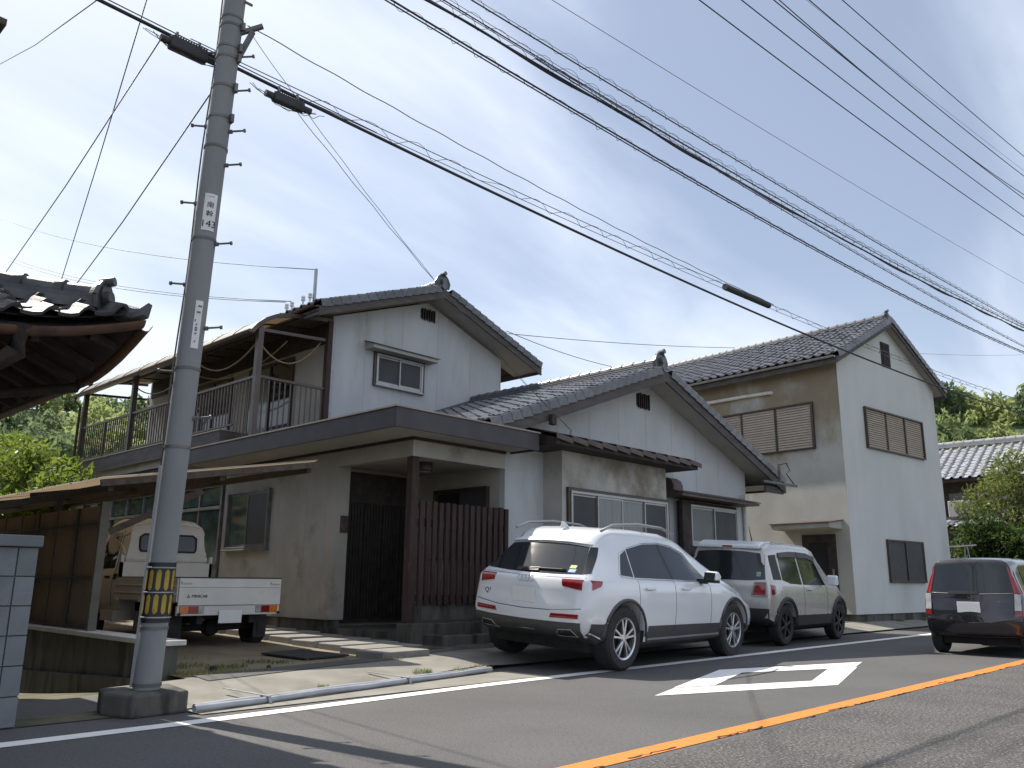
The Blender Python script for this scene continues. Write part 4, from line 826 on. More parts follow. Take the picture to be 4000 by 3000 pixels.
def closure(label, a, b, w, h):
    o = thing('splice_box', label, 'cable box', a, group='splice boxes on the cable'); a = Vector(a); b = Vector(b)
    MB().bar(a, b, w, h).build('case', M['clad'], o, bevel=.02)
    for t in [.08+.07*i for i in range(13)]: MB().bar(a+(b-a)*t+Vector((0,0,h/2)), a+(b-a)*(t+.03)+Vector((0,0,h/2)), w*1.02, .012).build('rib', M['clad'], o)
    d = (b-a).normalized()
    for e, q in ((a,-1),(b,1)): MB().tube([e, e+d*q*.08], .035, 10).build('end_cap', M['clad'], o)
    loops(a-d*.25+Vector((0,0,.03)), b+d*.3, 5, .09, o)
    for t in (.2, .8): p = a+(b-a)*t; MB().bar(p, p+Vector((0,.02,.14)), .02, .02).build('hanger', M['galv_dark'], o)
def loops(a, b, n, drop, parent, rd=random.Random(6)):
    a = Vector(a); b = Vector(b)
    for k in range(n):
        p, q = a+(b-a)*rd.uniform(0, .3), a+(b-a)*rd.uniform(.6, 1); d = drop*rd.uniform(.5, 1.2); MB().tube([p+(q-p)*t+Vector((rd.uniform(-.01,.01), rd.uniform(-.02,.02), -d*4*t*(1-t)+rd.uniform(-.012,.012))) for t in [i/10 for i in range(11)]], .0035, 5).build('loose_wire', M['wire'], parent, smooth=True)
closure('black ribbed splice box on the cable, on the old roof side of the pole', (2.70,6.93,5.77), (3.06,6.93,5.77), .1, .125); closure('black ribbed splice box under the cable, on the house side of the pole', (3.73,6.86,5.66), (4.07,6.84,5.66), .085, .1)
cable('drop_wire', 'first of two drop wires from the pole bracket down to the bay canopy', wob((3.30,6.6,6.02),(10.25,8.42,3.36),.25,.004), .0032, 'wire', 5, 'drop wires to the house'); cable('drop_wire', 'second of two drop wires, passing the splice box to the bay canopy', wob((3.96,6.84,5.62),(10.25,8.42,3.34),.12,.006), .0036, 'cable', 5, 'drop wires to the house')
for lab, a, b, r in (('thin wire leaving the thick cable towards the back of the old roof',(2.07,7.0,5.87),(2.69,13,8.32),.005),('longest of the three wires slanting down behind the old tile roof',(2.40,6.5,6.45),(3.89,13,5.17),.006),('wire with a strain clamp slanting down behind the old tile roof',(2.63,6.95,5.76),(3.17,13,5.2),.006),('stay wire from a pole band slanting down behind the old tile roof',(3.09,6.85,5.37),(4.05,13,5.14),.007)):
    a = Vector(a); b = Vector(b); cable('side_wire', lab, [a, a+(b-a)*.5-Vector((0,0,.06)), b, b+(b-a)*.6], r, 'wire', 5, 'wires behind the old roof')
MB_ = [((8.9,14.89,6.67),(8.9,37.7,13.96),'lower wire running from the roof insulators back over the hill'),((8.9,15.1,6.7),(8.9,37.6,13.78),'second lower wire from the roof insulators back over the hill'),((8.95,14.11,7.19),(8.9,38.6,15.83),'wire from the top of the roof mast back over the hill')]
for a, b, lab in MB_: cable('roof_wire', lab, wob(a, b, .4, 0, 12), .009, 'wire', 5, 'wires from the roof mast')
for a, b, lab in (((18.67,18,8.77),(33.57,18,11.43),'thin wire between the roofs of the two houses'),((18.6,18,8.85),(24.2,18,8.74),'thin wire slanting down behind the wing roof'),((57,18,16.0),(90,18,22.6),'thin level wire beyond the second house')): cable('distant_wire', lab, wob(a, b, .1, 0, 8), .012, 'wire', 5, 'thin wires behind the houses')

# ------------------------------------------------------------------ hills and plants
def quads(name, mat_, C, U, V, parent=None):
    """one mesh of leaf shaped quads: centres C, half axes U, V"""
    n = len(C); v = np.empty((n, 4, 3)); v[:,0] = C-U; v[:,1] = C-V*.75; v[:,2] = C+U; v[:,3] = C+V*.75
    me = bpy.data.meshes.new(name); me.vertices.add(4*n); me.vertices.foreach_set('co', v.reshape(-1)); me.loops.add(4*n); me.loops.foreach_set('vertex_index', np.arange(4*n)); me.polygons.add(n)
    me.polygons.foreach_set('loop_start', np.arange(0, 4*n, 4)); me.polygons.foreach_set('loop_total', np.full(n, 4)); me.update(); me.validate(); me.materials.append(mat_)
    o = bpy.data.objects.new(name, me); COL.objects.link(o)
    if parent is not None: o.parent = parent; o.matrix_basis = WM[parent].inverted()
    return o
rng = np.random.default_rng(4)
def unit(n): d = rng.normal(size=(n,3)); return d/np.linalg.norm(d, axis=1, keepdims=True)
def leaves(C, size, droop=.3, asp=.45):
    n = len(C); U = unit(n); U[:,2] -= droop; U /= np.linalg.norm(U, axis=1, keepdims=True); V = np.cross(U, unit(n)); V /= np.linalg.norm(V, axis=1, keepdims=True)+1e-9
    s = size*rng.uniform(.6, 1.3, (n,1)); return C, U*s, V*s*asp
def hill_z(az, d): return -.6+np.clip((d-55)/75, 0, 1)**1.15*(23.2+1.6*np.sin(az*5+.6)+.9*np.sin(az*13+1)+3.2*np.exp(-((az-R(72))/R(3.2))**2)+.8*np.exp(-((az-R(17))/R(3))**2))
def hp(az, d): return np.array([d*math.sin(az), d*math.cos(az), hill_z(az, d)])
struct(MB().grid(lambda u, v: tuple(hp(R(-30+135*u), 50+95*v)), 90, 16).build('hill', M['leaf_far_dark'], smooth=True))
cl = {'leaf_far_dark': [], 'leaf_bamboo': [], 'leaf_far_mid': [], 'leaf_dry': []}
def crown(c, r, h, n, size, kind, plume):
    d = unit(n); d[:,2] = np.abs(d[:,2]); rad = rng.uniform(.55, 1, (n,1))**.5
    lob = 1+.22*np.sin(d[:,:1]*7+c[0])*np.cos(d[:,1:2]*6+c[1])
    p = c+d*rad*lob*np.array([r, r, h]); cl[kind].append(leaves(p, size, .6 if plume else .1, .55))
for az0, az1, cnt, q, sz in ((7,35,330,300,.42),(66,90,300,300,.42),(35,66,70,60,1.1),(-25,7,50,60,1.1),(90,104,30,60,1.1)):
    for _ in range(cnt):
        az = R(rng.uniform(az0, az1)); d = rng.uniform(62, 138); b = hp(az, d); w = math.sin(az*31+d*.09)+rng.normal()*.55
        right = az > R(60)
        kind = 'leaf_bamboo' if w > (-.5 if right else .15) else ('leaf_far_dark' if w < (-1.0 if right else -.2) else 'leaf_far_mid')
        if kind == 'leaf_bamboo' and rng.uniform() < .03: kind = 'leaf_dry'
        r = rng.uniform(1.5, 2.9); h = r*rng.uniform(.9, 1.5); crown(b+np.array([0, 0, .2]), r, h, int(q*(r/2.2)**2*1.0), sz*(d/100)**.5, kind, kind != 'leaf_far_dark')
for az, top, r in ((73.2,25.3,3.2),(74.2,25.0,2.8),(72.2,24.8,3.0),(71.4,24,2.5),(78.8,23.0,1.8)):
    p = np.array([112*math.sin(R(az)), 112*math.cos(R(az)), top-r*1.35]); crown(p, r, r*1.3, 900, .4, 'leaf_far_dark', False)
for k, lab in (('leaf_far_dark','dark evergreen woodland covering the hills behind the houses'),('leaf_bamboo','pale feathery bamboo groves covering the hills behind the houses'),('leaf_far_mid','mid green woodland covering the hills behind the houses'),('leaf_dry','yellowish bamboo tops among the green hillside groves')):
    a = [np.concatenate([x[i] for x in cl[k]]) for i in range(3)]; o = quads('woodland', M[k], *a); tag(o, lab, 'woodland', kind='stuff')
def tree(name, label, cat, base, trunk, blobs, leafm, size, per, droop=.2, asp=.45, group=None):
    """blobs: (centre, radii) of leafy clumps; limbs run from the trunk top to each clump"""
    t = thing(name, label, cat, base, group=group); b = Vector(base); top = Vector(trunk)
    mb = MB(); mid = (b+top)/2+Vector((.08,-.05,0)); mb.tube([b, mid, top], [.11,.085,.06], 8)
    Cs = []
    for c, r in blobs:
        c_ = Vector(c); m_ = (top+c_)/2+Vector((random.uniform(-.15,.15), random.uniform(-.15,.15), .1)); mb.tube([top, m_, c_], [.045,.03,.012], 6)
        n = int(per*r[0]*r[1]*r[2]*4+per*.3); d = unit(n); rad = rng.uniform(.15, 1, (n,1))**.45; lob = 1+.3*np.sin(d[:,:1]*9+c[0]*3)*np.cos(d[:,2:3]*8+c[1])
        Cs.append(np.array(c)+d*rad*lob*np.array(r))
        for _ in range(5):
            e = c_+Vector(unit(1)[0])*min(r)*.8; mb.tube([c_, e], [.012,.004], 4)
    mb.build('trunk', M['trunk'], t, smooth=True); C = np.concatenate(Cs); o = quads('crown', M[leafm], *leaves(C, size, droop, asp), parent=t); return t
bl = [((6.0+rng.uniform(-.6,.6), y, z), (rng.uniform(.45,.7), rng.uniform(.5,.85), rng.uniform(.35,.55))) for y, z in ((18.2,2.75),(19.0,3.0),(19.8,3.35),(20.6,3.4),(21.4,3.7),(22.2,3.8),(23,4.0),(23.8,4.1),(20.3,2.8),(21.6,3.0),(22.8,3.1),(24.2,3.4),(18.8,2.4),(19.6,2.3))]
tree('citrus_tree', 'bright lime green leafy tree behind the corrugated fence', 'tree', (6.0,21,.15), (6.0,21,2.2), bl, 'leaf_lime', .085, 900, .35)
bl = [((30+rng.uniform(-.7,.7), y, z), (rng.uniform(.5,.8), rng.uniform(.45,.7), rng.uniform(.28,.42))) for y, z in ((6.0,4.7),(6.6,4.75),(7.1,4.6),(6.2,4.2),(6.9,4.15),(7.5,4.1),(7.9,3.95),(6.3,3.7),(7.0,3.6),(7.6,3.45),(5.4,4.6),(5.6,3.9),(5.8,3.3),(6.6,3.1),(7.4,2.95),(8.0,3.5),(5.0,4.2))]
tree('garden_tree', 'loose yellow green tree spreading in front of the pale tile roof', 'tree', (30,6.6,0), (30,6.6,2.6), bl, 'leaf_garden', .085, 380, .15, .4)
bl = [((29.5+rng.uniform(-.5,.5), y, z), (.6, rng.uniform(.5,.75), rng.uniform(.45,.6))) for y, z in ((8.0,2.15),(7.4,2.35),(6.8,2.3),(6.2,2.1),(7.0,1.6),(7.9,1.6),(6.0,1.5),(5.4,1.9),(7.6,2.7),(5.0,1.4))]
tree('evergreen_shrub', 'dark glossy evergreen shrub behind the small dark car', 'shrub', (29.5,6.8,0), (29.5,6.8,1.0), bl, 'leaf_dark', .075, 1100, .1, .5)
def weeds(label, spots, m, h):
    C = []; U = []; V = []
    for x, y, n, rad in spots:
        for _ in range(n):
            a = rng.uniform(0, 6.28); q = rad*rng.uniform(0, 1)**.6; px, py = x+q*math.cos(a)*1.6, y+q*math.sin(a); hh = h*rng.uniform(.4, 1.2)
            z = yard_z(px, py) if py > 6.5 and px > 3.8 else .006
            C.append((px, py, z+hh*.5)); U.append((rng.uniform(-.4,.4)*hh*.5, rng.uniform(-.4,.4)*hh*.5, hh*.5)); V.append((.006*rng.uniform(.5,1.5), .004, 0))
    o = quads('weeds', M[m], np.array(C), np.array(U), np.array(V)); tag(o, label, 'weeds', kind='stuff')
weeds('short green weeds growing in the dirt yard and along the pipes', [(4.1,8.6,260,.22),(4.5,8.25,160,.15),(5.0,8.5,90,.12),(6.1,7.08,160,.08),(6.55,6.98,120,.07),(4.7,6.82,70,.05),(5.15,8.3,60,.1),(22.5,7.95,260,.12),(24,7.8,200,.1),(20.9,8.15,120,.1)], 'leaf_mid', .05)
weeds('dry brown weeds and litter at the yard edge', [(4.05,7.95,260,.22),(4.4,7.85,140,.2),(6.3,7.9,80,.12),(5.9,6.95,70,.05),(7.0,7.1,120,.1),(4.3,9.2,80,.4),(5.6,8.1,60,.3)], 'leaf_dry', .035)
# ------------------------------------------------------------------ vehicles (each built in its own frame: x forward from the rear end, y left, z up)
def interp(keys, x): return float(np.interp(x, [k[0] for k in keys], [k[1] for k in keys]))
def loft(L, zt, zs, zb, wl, wt, xr, xf, xb=.9, xfb=.8, bulge=.05, fbulge=.12, n=44, nx=12):
    """car shell: cross sections along x, sheared at both ends to follow the rear and front outline"""
    ts = sorted(set([0,.012,.03,.06,.1,.16,.24,.34]+list(np.linspace(.45, L-.45, n))+[L-.34,L-.24,L-.16,L-.1,L-.06,L-.03,L-.012,L]))
    rows = []
    for x in ts:
        T = interp(zt, x); Bm = interp(zb, x); w = interp(wl, x); s = min(interp(zs, x), T-.10); tw = min(interp(wt, x), w*.97)
        h = T-s; f = min(1, h/.45); r = min(.13, h*.4)
        tw = w*.90*(1-f)+tw*f
        sec = [(0,Bm),(.55*w,Bm),(.88*w,Bm+.015),(.965*w,Bm+.07),(.99*w,Bm+.18*(s-Bm)/.6+.02),(w,Bm+.55*(s-Bm)),(.995*w,Bm+.78*(s-Bm)),(.975*w,s-.035),(.945*w,s+.01),
               (.945*w+(tw-.945*w)*.35, s+(h-r)*.36),(.945*w+(tw-.945*w)*.72, s+(h-r)*.72),(tw+.012,T-r),(tw-.03,T-r*.42),(tw-.10,T-r*.14),(tw*.6,T-.006),(tw*.3,T),(0,T+.003)]
        out = []
        for y, z in sec:
            xx = x
            if x < xb: xx += interp(xr, z)*(1-x/xb)
            if x > L-xfb: xx += interp(xf, z)*(1-(L-x)/xfb)
            out.append((xx, y, z))
        rows.append(out)
    K = len(rows[0]); v = []; fcs = []
    bm = bmesh.new()
    def grid(g):
        vv = [[bm.verts.new(p) for p in r] for r in g]
        for a, b in zip(vv, vv[1:]):
            for i in range(len(a)-1):
                try: bm.faces.new((a[i], a[i+1], b[i+1], b[i]))
                except ValueError: pass
    grid(rows); grid([[(x,-y,z) for x,y,z in r] for r in rows])
    for r, sg, bu in ((rows[0],-1,bulge),(rows[-1],1,fbulge)):
        W = max(p[1] for p in r)
        grid([[(p[0]+sg*bu*(1-(p[1]*(1-2*j/nx)/W)**2)-sg*bu*(1-(p[1]/W)**2), p[1]*(1-2*j/nx), p[2]) for j in range(nx+1)] for p in r])
    bmesh.ops.remove_doubles(bm, verts=bm.verts, dist=.0008)
    bmesh.ops.dissolve_degenerate(bm, edges=bm.edges, dist=.0005)
    bmesh.ops.recalc_face_normals(bm, faces=bm.faces)
    return bm
class Car:
    def __init__(s, name, label, cat, loc, rz, bm, paint, scale=1, group=None, roll=0):
        s.root = thing(name, label, cat, (0,0,0), 0, group); s.place = (loc, rz, scale); s.roll = roll
        s.bvh = BVHTree.FromBMesh(bm); s.bm = bm; s.paint = paint
    def body(s, arches, R_, W, name='body', low=None):
        me = bpy.data.meshes.new(name); s.bm.to_mesh(me); me.materials.append(M[s.paint]); me.polygons.foreach_set('use_smooth', [True]*len(me.polygons))
        o = bpy.data.objects.new(name, me); COL.objects.link(o); cut = []
        for x in arches:
            for sy in (-1, 1):
                c = MB().lathe([(0,0),(R_,0),(R_,.6),(0,.6)], (x, sy*(W/2-.33) if sy > 0 else -(W/2-.33)-.6, R_-.045), axis='y', seg=36).build('c', None)
                b = bmesh.new(); b.from_mesh(c.data); bmesh.ops.remove_doubles(b, verts=b.verts, dist=1e-5); bmesh.ops.recalc_face_normals(b, faces=b.faces); b.to_mesh(c.data); b.free()
                m = o.modifiers.new('b', 'BOOLEAN'); m.object = c; m.operation = 'DIFFERENCE'; m.solver = 'EXACT'; cut.append(c)
        bpy.context.view_layer.update(); m2 = bpy.data.meshes.new_from_object(o.evaluated_get(bpy.context.evaluated_depsgraph_get())); m2.name = name
        o.modifiers.clear(); o.data = m2
        for c in cut: WM.pop(c, None); bpy.data.objects.remove(c)
        m2.polygons.foreach_set('use_smooth', [True]*len(m2.polygons)); m2.set_sharp_from_angle(angle=R(42))
        m2.materials.clear(); m2.materials.append(M[s.paint])
        m2.polygons.foreach_set('material_index', [0]*len(m2.polygons))
        if low:
            m2.materials.append(M[low[1]])
            for q in m2.polygons:
                if q.center.z < low[0]: q.material_index = 1
        o.parent = s.root; WM[o] = Matrix(); s.b = o; return o
    def hit(s, mode, a, b):
        o, d = {'R':((a,-4,b),(0,1,0)), 'L':((a,4,b),(0,-1,0)), 'B':((-4,a,b),(1,0,0)), 'F':((9,a,b),(-1,0,0)), 'T':((a,b,6),(0,0,-1))}[mode]
        p, n, _, _ = s.bvh.ray_cast(Vector(o), Vector(d))
        if p is None: return None
        return p, (n if n.dot(Vector(d)) < 0 else -n)
    def patch(s, name, mode, lower, upper, m, off=.004, nx=14, nz=6, parent=None, skirt=.02):
        def rs(pl, t): 
            q = np.linspace(0, 1, len(pl)); return float(np.interp(t, q, [p[0] for p in pl])), float(np.interp(t, q, [p[1] for p in pl]))
        pts = []; last = None
        for j in range(nz+1):
            row = []
            for i in range(nx+1):
                l, u = rs(lower, i/nx), rs(upper, i/nx); a = l[0]+(u[0]-l[0])*j/nz; b = l[1]+(u[1]-l[1])*j/nz; h = s.hit(mode, a, b)
                if h is None: h = last
                if h is None: h = (Vector((0,0,0)), Vector((0,0,1)))
                last = h; row.append((h[0]+h[1]*off, h[1]))
            pts.append(row)
        mb = MB(); mb.add([p for r in pts for p, n in r], [(j*(nx+1)+i, j*(nx+1)+i+1, (j+1)*(nx+1)+i+1, (j+1)*(nx+1)+i) for j in range(nz) for i in range(nx)])
        ring = [pts[0][i] for i in range(nx)]+[pts[j][nx] for j in range(nz)]+[pts[nz][i] for i in range(nx, 0, -1)]+[pts[j][0] for j in range(nz, 0, -1)]; k = len(ring)
        mb.add([p for p, n in ring]+[p-n*skirt for p, n in ring], [(i, (i+1) % k, k+(i+1) % k, k+i) for i in range(k)])
        me = mb.mesh(name, M[m]); b = bmesh.new(); b.from_mesh(me); bmesh.ops.remove_doubles(b, verts=b.verts, dist=1e-5); bmesh.ops.recalc_face_normals(b, faces=b.faces); b.to_mesh(me); b.free()
        me.polygons.foreach_set('use_smooth', [True]*len(me.polygons)); me.set_sharp_from_angle(angle=R(50))
        o = bpy.data.objects.new(name, me); COL.objects.link(o); o.parent = parent or s.root; WM[o] = Matrix(); return o
    def line(s, name, mode, pts, r, m, off=.003, parent=None, n=8):
        q = []
        for a, b in zip(pts, pts[1:]):
            for i in range(n): q.append((a[0]+(b[0]-a[0])*i/n, a[1]+(b[1]-a[1])*i/n))
        q.append(pts[-1]); P3 = []
        for a, b in q:
            h = s.hit(mode, a, b)
            if h: P3.append(h[0]+h[1]*off)
        return MB().tube(P3, r, 6).build(name, M[m], parent or s.root, smooth=True)
    def both(s, fn, *a, **k): return [getattr(s, fn)(a[0], sd, *a[1:], **k) for sd in 'RL']
    def wheel(s, x, y, Rw, w, style, rimm='rim'):
        sy = 1 if y > 0 else -1
        t = MB().lathe([(Rw*.63,-w*.42),(Rw*.7,-w*.5),(Rw*.9,-w*.52),(Rw*.985,-w*.42),(Rw,-w*.3),(Rw,w*.3),(Rw*.985,w*.42),(Rw*.9,w*.52),(Rw*.7,w*.5),(Rw*.63,w*.42)], (x,y,Rw), axis='y', seg=40).build('wheel', M['rubber'], s.root, smooth='angle')
        rm = MB().lathe([(Rw*.60,sy*w*.30),(Rw*.60,sy*w*.47),(Rw*.655,sy*w*.50),(Rw*.665,sy*w*.40),(Rw*.64,-sy*w*.4)], (x,y,Rw), axis='y', seg=40).build('rim', M[rimm], t, smooth='angle')
        MB().lathe([(0,sy*w*.12),(Rw*.64,sy*w*.12),(Rw*.64,sy*w*.05),(0,sy*w*.05)], (x,y,Rw), axis='y', seg=28).build('brake_disc', M['under'], t)
        c = Vector((x, y+sy*w*.40, Rw)); ns, pair = style
        for k in range(ns):
            for q in ((-1, 1) if pair else (0,)):
                a0 = 2*math.pi*k/ns+.3; a1 = a0+q*.20; d0 = Vector((math.cos(a0+q*.12), 0, math.sin(a0+q*.12))); d1 = Vector((math.cos(a1), 0, math.sin(a1)))
                MB().bar(c+d0*Rw*.10+Vector((0,sy*.004,0)), c+d1*Rw*.62, Rw*(.075 if pair else .13), .028, up=(0,1,0)).build('spoke', M[rimm], rm, bevel=.006)
        MB().lathe([(0,sy*.025),(Rw*.11,sy*.022),(Rw*.15,sy*.005),(Rw*.15,-sy*.03),(0,-sy*.03)], tuple(c), axis='y', seg=20).build('hub', M[rimm], rm, smooth='angle')
    def plate(s, x, y, z, w=.33, h=.165, tilt=0): return MB().box(x-.012, x, y-w/2, y+w/2, z-h/2, z+h/2).build('number_plate', M['plate'], s.root, bevel=.004)
    def text(s, t, size, mode, a, b, m='chrome', off=.004, parent=None):
        h = s.hit(mode, a, b); p = h[0]+h[1]*off
        if mode == 'B': Mx = frame((0,-1,0), (0,0,1), p); Mx = Mx
        else: Mx = frame((1,0,0), (0,0,1), p)
        return lettering(t, size, M[m], parent or s.root, Mx, .003)
    def done(s):
        s.root.location = s.place[0]; s.root.rotation_euler = (s.roll,0,s.place[1]); s.root.scale = (s.place[2],)*3

# ---- white SUV
L_ = 4.66
bm = loft(L_, zt=[(0,1.455),(.1,1.49),(.3,1.545),(.6,1.595),(1.0,1.63),(1.6,1.645),(2.2,1.63),(2.6,1.56),(2.95,1.42),(3.3,1.22),(3.55,1.09),(3.8,1.05),(4.2,.98),(4.5,.88),(4.66,.74)],
    zs=[(0,1.02),(1,1.03),(2.5,1.0),(3.4,.97),(4.66,.62)], zb=[(0,.40),(.25,.30),(.8,.24),(3.9,.24),(4.4,.26),(4.66,.34)], wl=[(0,.80),(.03,.84),(.1,.885),(.3,.93),(.8,.945),(3.6,.94),(4.1,.925),(4.4,.87),(4.58,.77),(4.66,.68)],
    wt=[(0,.60),(.5,.64),(1.2,.655),(2.2,.645),(3.0,.66),(3.6,.74),(4.66,.6)], xr=[(.24,.36),(.42,.24),(.55,.19),(.66,.19),(.80,.24),(.98,.24),(1.05,.29),(1.1,.35),(1.40,.62),(1.47,.66),(1.65,.64)], xf=[(.24,-.12),(.45,0),(.7,0),(.9,-.1),(1.1,-.2)], xb=1.0, bulge=.09)
sv = Car('parked_suv', 'large white SUV with silver alloy wheels parked in front of the bay window', 'car', (7.33, 6.94, .058), R(3.3), bm, 'car_white', group='cars parked in front of the house', roll=R(4))
sv.body((.92, 3.74), .415, 1.88, low=(.41, 'clad_grey')); RW_ = .365
rg = sv.patch('rear_window', 'B', [(.70,1.075),(.35,1.06),(0,1.055),(-.35,1.06),(-.70,1.075)], [(.585,1.385),(.3,1.41),(0,1.415),(-.3,1.41),(-.585,1.385)], 'glass_dark', .005, 20, 10)
for sg in (1,-1): sv.patch('pillar_trim', 'B', [(sg*.78,1.09),(sg*.705,1.075)], [(sg*.64,1.385),(sg*.59,1.385)], 'black', .006, 2, 8, parent=rg)
sv.patch('spoiler', 'B', [(.6,1.395),(.3,1.418),(0,1.422),(-.3,1.418),(-.6,1.395)], [(.575,1.425),(.3,1.45),(0,1.455),(-.3,1.45),(-.575,1.425)], 'car_white', .035, 16, 2)
sv.line('wiper', 'B', [(.12,1.075),(-.1,1.095),(-.48,1.10)], .011, 'black', .02, parent=rg); sv.patch('wiper_cover', 'B', [(.2,1.06),(-.12,1.07)], [(.2,1.095),(-.12,1.11)], 'black', .022, 6, 2, parent=rg)
sv.patch('sticker', 'B', [(-.50,1.13),(-.58,1.13)], [(-.50,1.165),(-.58,1.165)], 'sticker_green', .008, 4, 2, parent=rg); sv.patch('sticker', 'B', [(-.51,1.085),(-.60,1.085)], [(-.51,1.12),(-.60,1.12)], 'sticker_blue', .008, 4, 2, parent=rg)
for sd in 'RL':
    w = sv.patch('side_window', sd, [(.86,1.085),(1.12,1.065)], [(1.02,1.32),(1.16,1.375)], 'glass_dark', .005, 6, 6); sv.patch('side_window', sd, [(1.15,1.06),(2.02,1.045)], [(1.19,1.388),(1.6,1.46),(1.93,1.475)], 'glass_dark', .005, 12, 6)
    sv.patch('side_window', sd, [(2.09,1.045),(2.5,1.035),(3.02,1.03)], [(2.00,1.475),(2.3,1.45),(2.62,1.36),(3.0,1.06)], 'glass_dark', .005, 14, 6)
    sv.patch('pillar_trim', sd, [(2.02,1.045),(2.09,1.045)], [(1.93,1.475),(2.0,1.475)], 'black', .004, 2, 6)
    sv.line('window_trim', sd, [(3.06,1.025),(2.5,1.025),(1.2,1.045),(.86,1.07),(.84,1.095),(1.01,1.345),(1.2,1.405),(1.6,1.478),(1.95,1.495),(2.3,1.468),(2.64,1.375),(3.06,1.03)], .007, 'chrome', .006)
    sv.patch('cladding', sd, [(1.38,.245),(3.28,.245)], [(1.38,.43),(3.28,.43)], 'clad_grey', .012, 16, 3); sv.patch('sill_strip', sd, [(1.40,.33),(3.26,.33)], [(1.40,.352),(3.26,.352)], 'alu', .018, 16, 1)
    sv.patch('bumper_corner', sd, [(.29,.42),(.53,.30)], [(.29,.545),(.53,.54)], 'clad_grey', .010, 8, 3)
    for x in (1.19, 2.06, 3.02):
        sv.line('door_seam', sd, [(x,.42),(x+.01,.8),(x,1.03)], .003, 'black', .0005)
    for x in (1.32, 2.22): sv.line('door_handle', sd, [(x,.93),(x+.2,.925)], .014, 'car_white', .022)
    for xc in (.92, 3.74):
        q = [(xc+.445*math.cos(t), .375+.43*math.sin(t)) for t in [math.pi*i/16 for i in range(17)]]; sv.line('arch_trim', sd, q, .022, 'clad_grey', .002, n=2)
    sv.patch('tail_lamp', sd, [(.30,.91),(.42,.955)], [(.31,1.015),(.46,1.01)], 'lamp_red', .006, 8, 3)
    y = -1 if sd == 'R' else 1
    sv.patch('tail_lamp', 'B', [(y*.765,.90),(y*.52,.935)], [(y*.765,1.015),(y*.50,1.01)], 'lamp_red', .008, 8, 4); sv.patch('bumper_lamp', 'B', [(y*.76,.59),(y*.40,.58)], [(y*.76,.635),(y*.42,.625)], 'lamp_red', .008, 8, 2)
    MB().tube([(.72,y*.655,1.585),(.95,y*.66,1.665),(1.5,y*.665,1.705),(2.1,y*.66,1.69),(2.45,y*.645,1.62)], .018, 8).build('roof_rail', M['alu'], sv.root, smooth=True)
    mr = MB(); mr.prism([(2.74,y*.95,1.05),(2.77,y*.95,1.165),(2.84,y*.95,1.175),(2.90,y*.95,1.12),(2.88,y*.97,1.05)], (0,y*.19,0)); mr.build('mirror', M['car_white'], sv.root, bevel=.03); MB().box(2.75,2.88,min(y*.945,y*1.135),max(y*.945,y*1.135),1.02,1.065).build('mirror_base', M['black'], sv.root, bevel=.012)
    MB().prism([(2.74,y*.965,1.06),(2.762,y*.965,1.155),(2.762,y*1.12,1.155),(2.74,y*1.12,1.06)], (-.006,0,0)).build('mirror_glass', M['glass_dark'], sv.root); MB().box(2.76,2.86,min(y*.84,y*.97),max(y*.84,y*.97),1.0,1.06).build('mirror_arm', M['black'], sv.root)
    sv.patch('exhaust_trim', 'B', [(y*.72,.40),(y*.44,.385)], [(y*.66,.47),(y*.50,.46)], 'black', .012, 6, 3); sv.line('exhaust_rim', 'B', [(y*.72,.40),(y*.44,.385),(y*.50,.46),(y*.66,.47),(y*.72,.40)], .006, 'alu', .014)
sv.patch('rear_bumper', 'B', [(.77,.40),(0,.36),(-.77,.40)], [(.78,.545),(.5,.535),(0,.53),(-.5,.535),(-.78,.545)], 'clad_grey', .012, 18, 4); sv.patch('windscreen', 'T', [(2.62,.58),(2.62,-.58)], [(3.42,.66),(3.42,-.66)], 'glass_dark', .005, 12, 8)
sv.line('hatch_seam', 'B', [(.78,.70),(.4,.66),(0,.65),(-.4,.66),(-.78,.70)], .004, 'black', .0005); sv.line('hatch_seam', 'B', [(.78,1.035),(0,1.02),(-.78,1.035)], .003, 'clad_grey', .0005)
for k in range(4):
    h = sv.hit('B', .081-.054*k, .985); c = h[0]+h[1]*.006; MB().tube([c+Vector((0,.034*math.cos(t),.034*math.sin(t))) for t in [2*math.pi*i/20 for i in range(21)]], .005, 6).build('emblem_ring', M['chrome'], sv.root, smooth=True)
sv.text('Q5', .085, 'B', .60, .80)
sv.plate(sv.hit('B', 0, .80)[0].x-.004, 0, .80)
MB().prism([(.80,0,1.60),(.98,0,1.625),(.87,0,1.685),(.83,0,1.682)], (0,.02,0)).build('antenna_fin', M['car_white'], sv.root, bevel=.008)
for x in (.92, 3.74):
    for y in (-.80, .80): sv.wheel(x, y, RW_, .24, (5, True))
MB().box(.5,4.2,-.7,.7,.2,.42).build('underbody', M['under'], sv.root); sv.done()

# ---- silver beige crossover with white roof
L_ = 3.76
bm = loft(L_, zt=[(0,1.63),(.3,1.67),(1.2,1.70),(2.0,1.68),(2.25,1.62),(2.55,1.40),(2.85,1.12),(3.0,1.06),(3.4,1.01),(3.62,.93),(3.76,.80)], zs=[(0,1.0),(2.4,.97),(3.0,.93),(3.76,.62)], zb=[(0,.38),(.2,.3),(.7,.24),(3.1,.24),(3.6,.28),(3.76,.36)],
    wl=[(0,.77),(.03,.79),(.12,.82),(.4,.835),(3.0,.835),(3.4,.80),(3.65,.72),(3.76,.64)], wt=[(0,.61),(.5,.63),(1.8,.63),(2.4,.64),(3.0,.7),(3.76,.55)], xr=[(.24,.10),(.5,0),(.7,0),(.95,.02),(1.05,.05),(1.5,.17),(1.6,.20),(1.7,.2)], xf=[(.24,-.1),(.5,0),(.8,0),(1.0,-.06)], xb=.6, xfb=.5, bulge=.07)
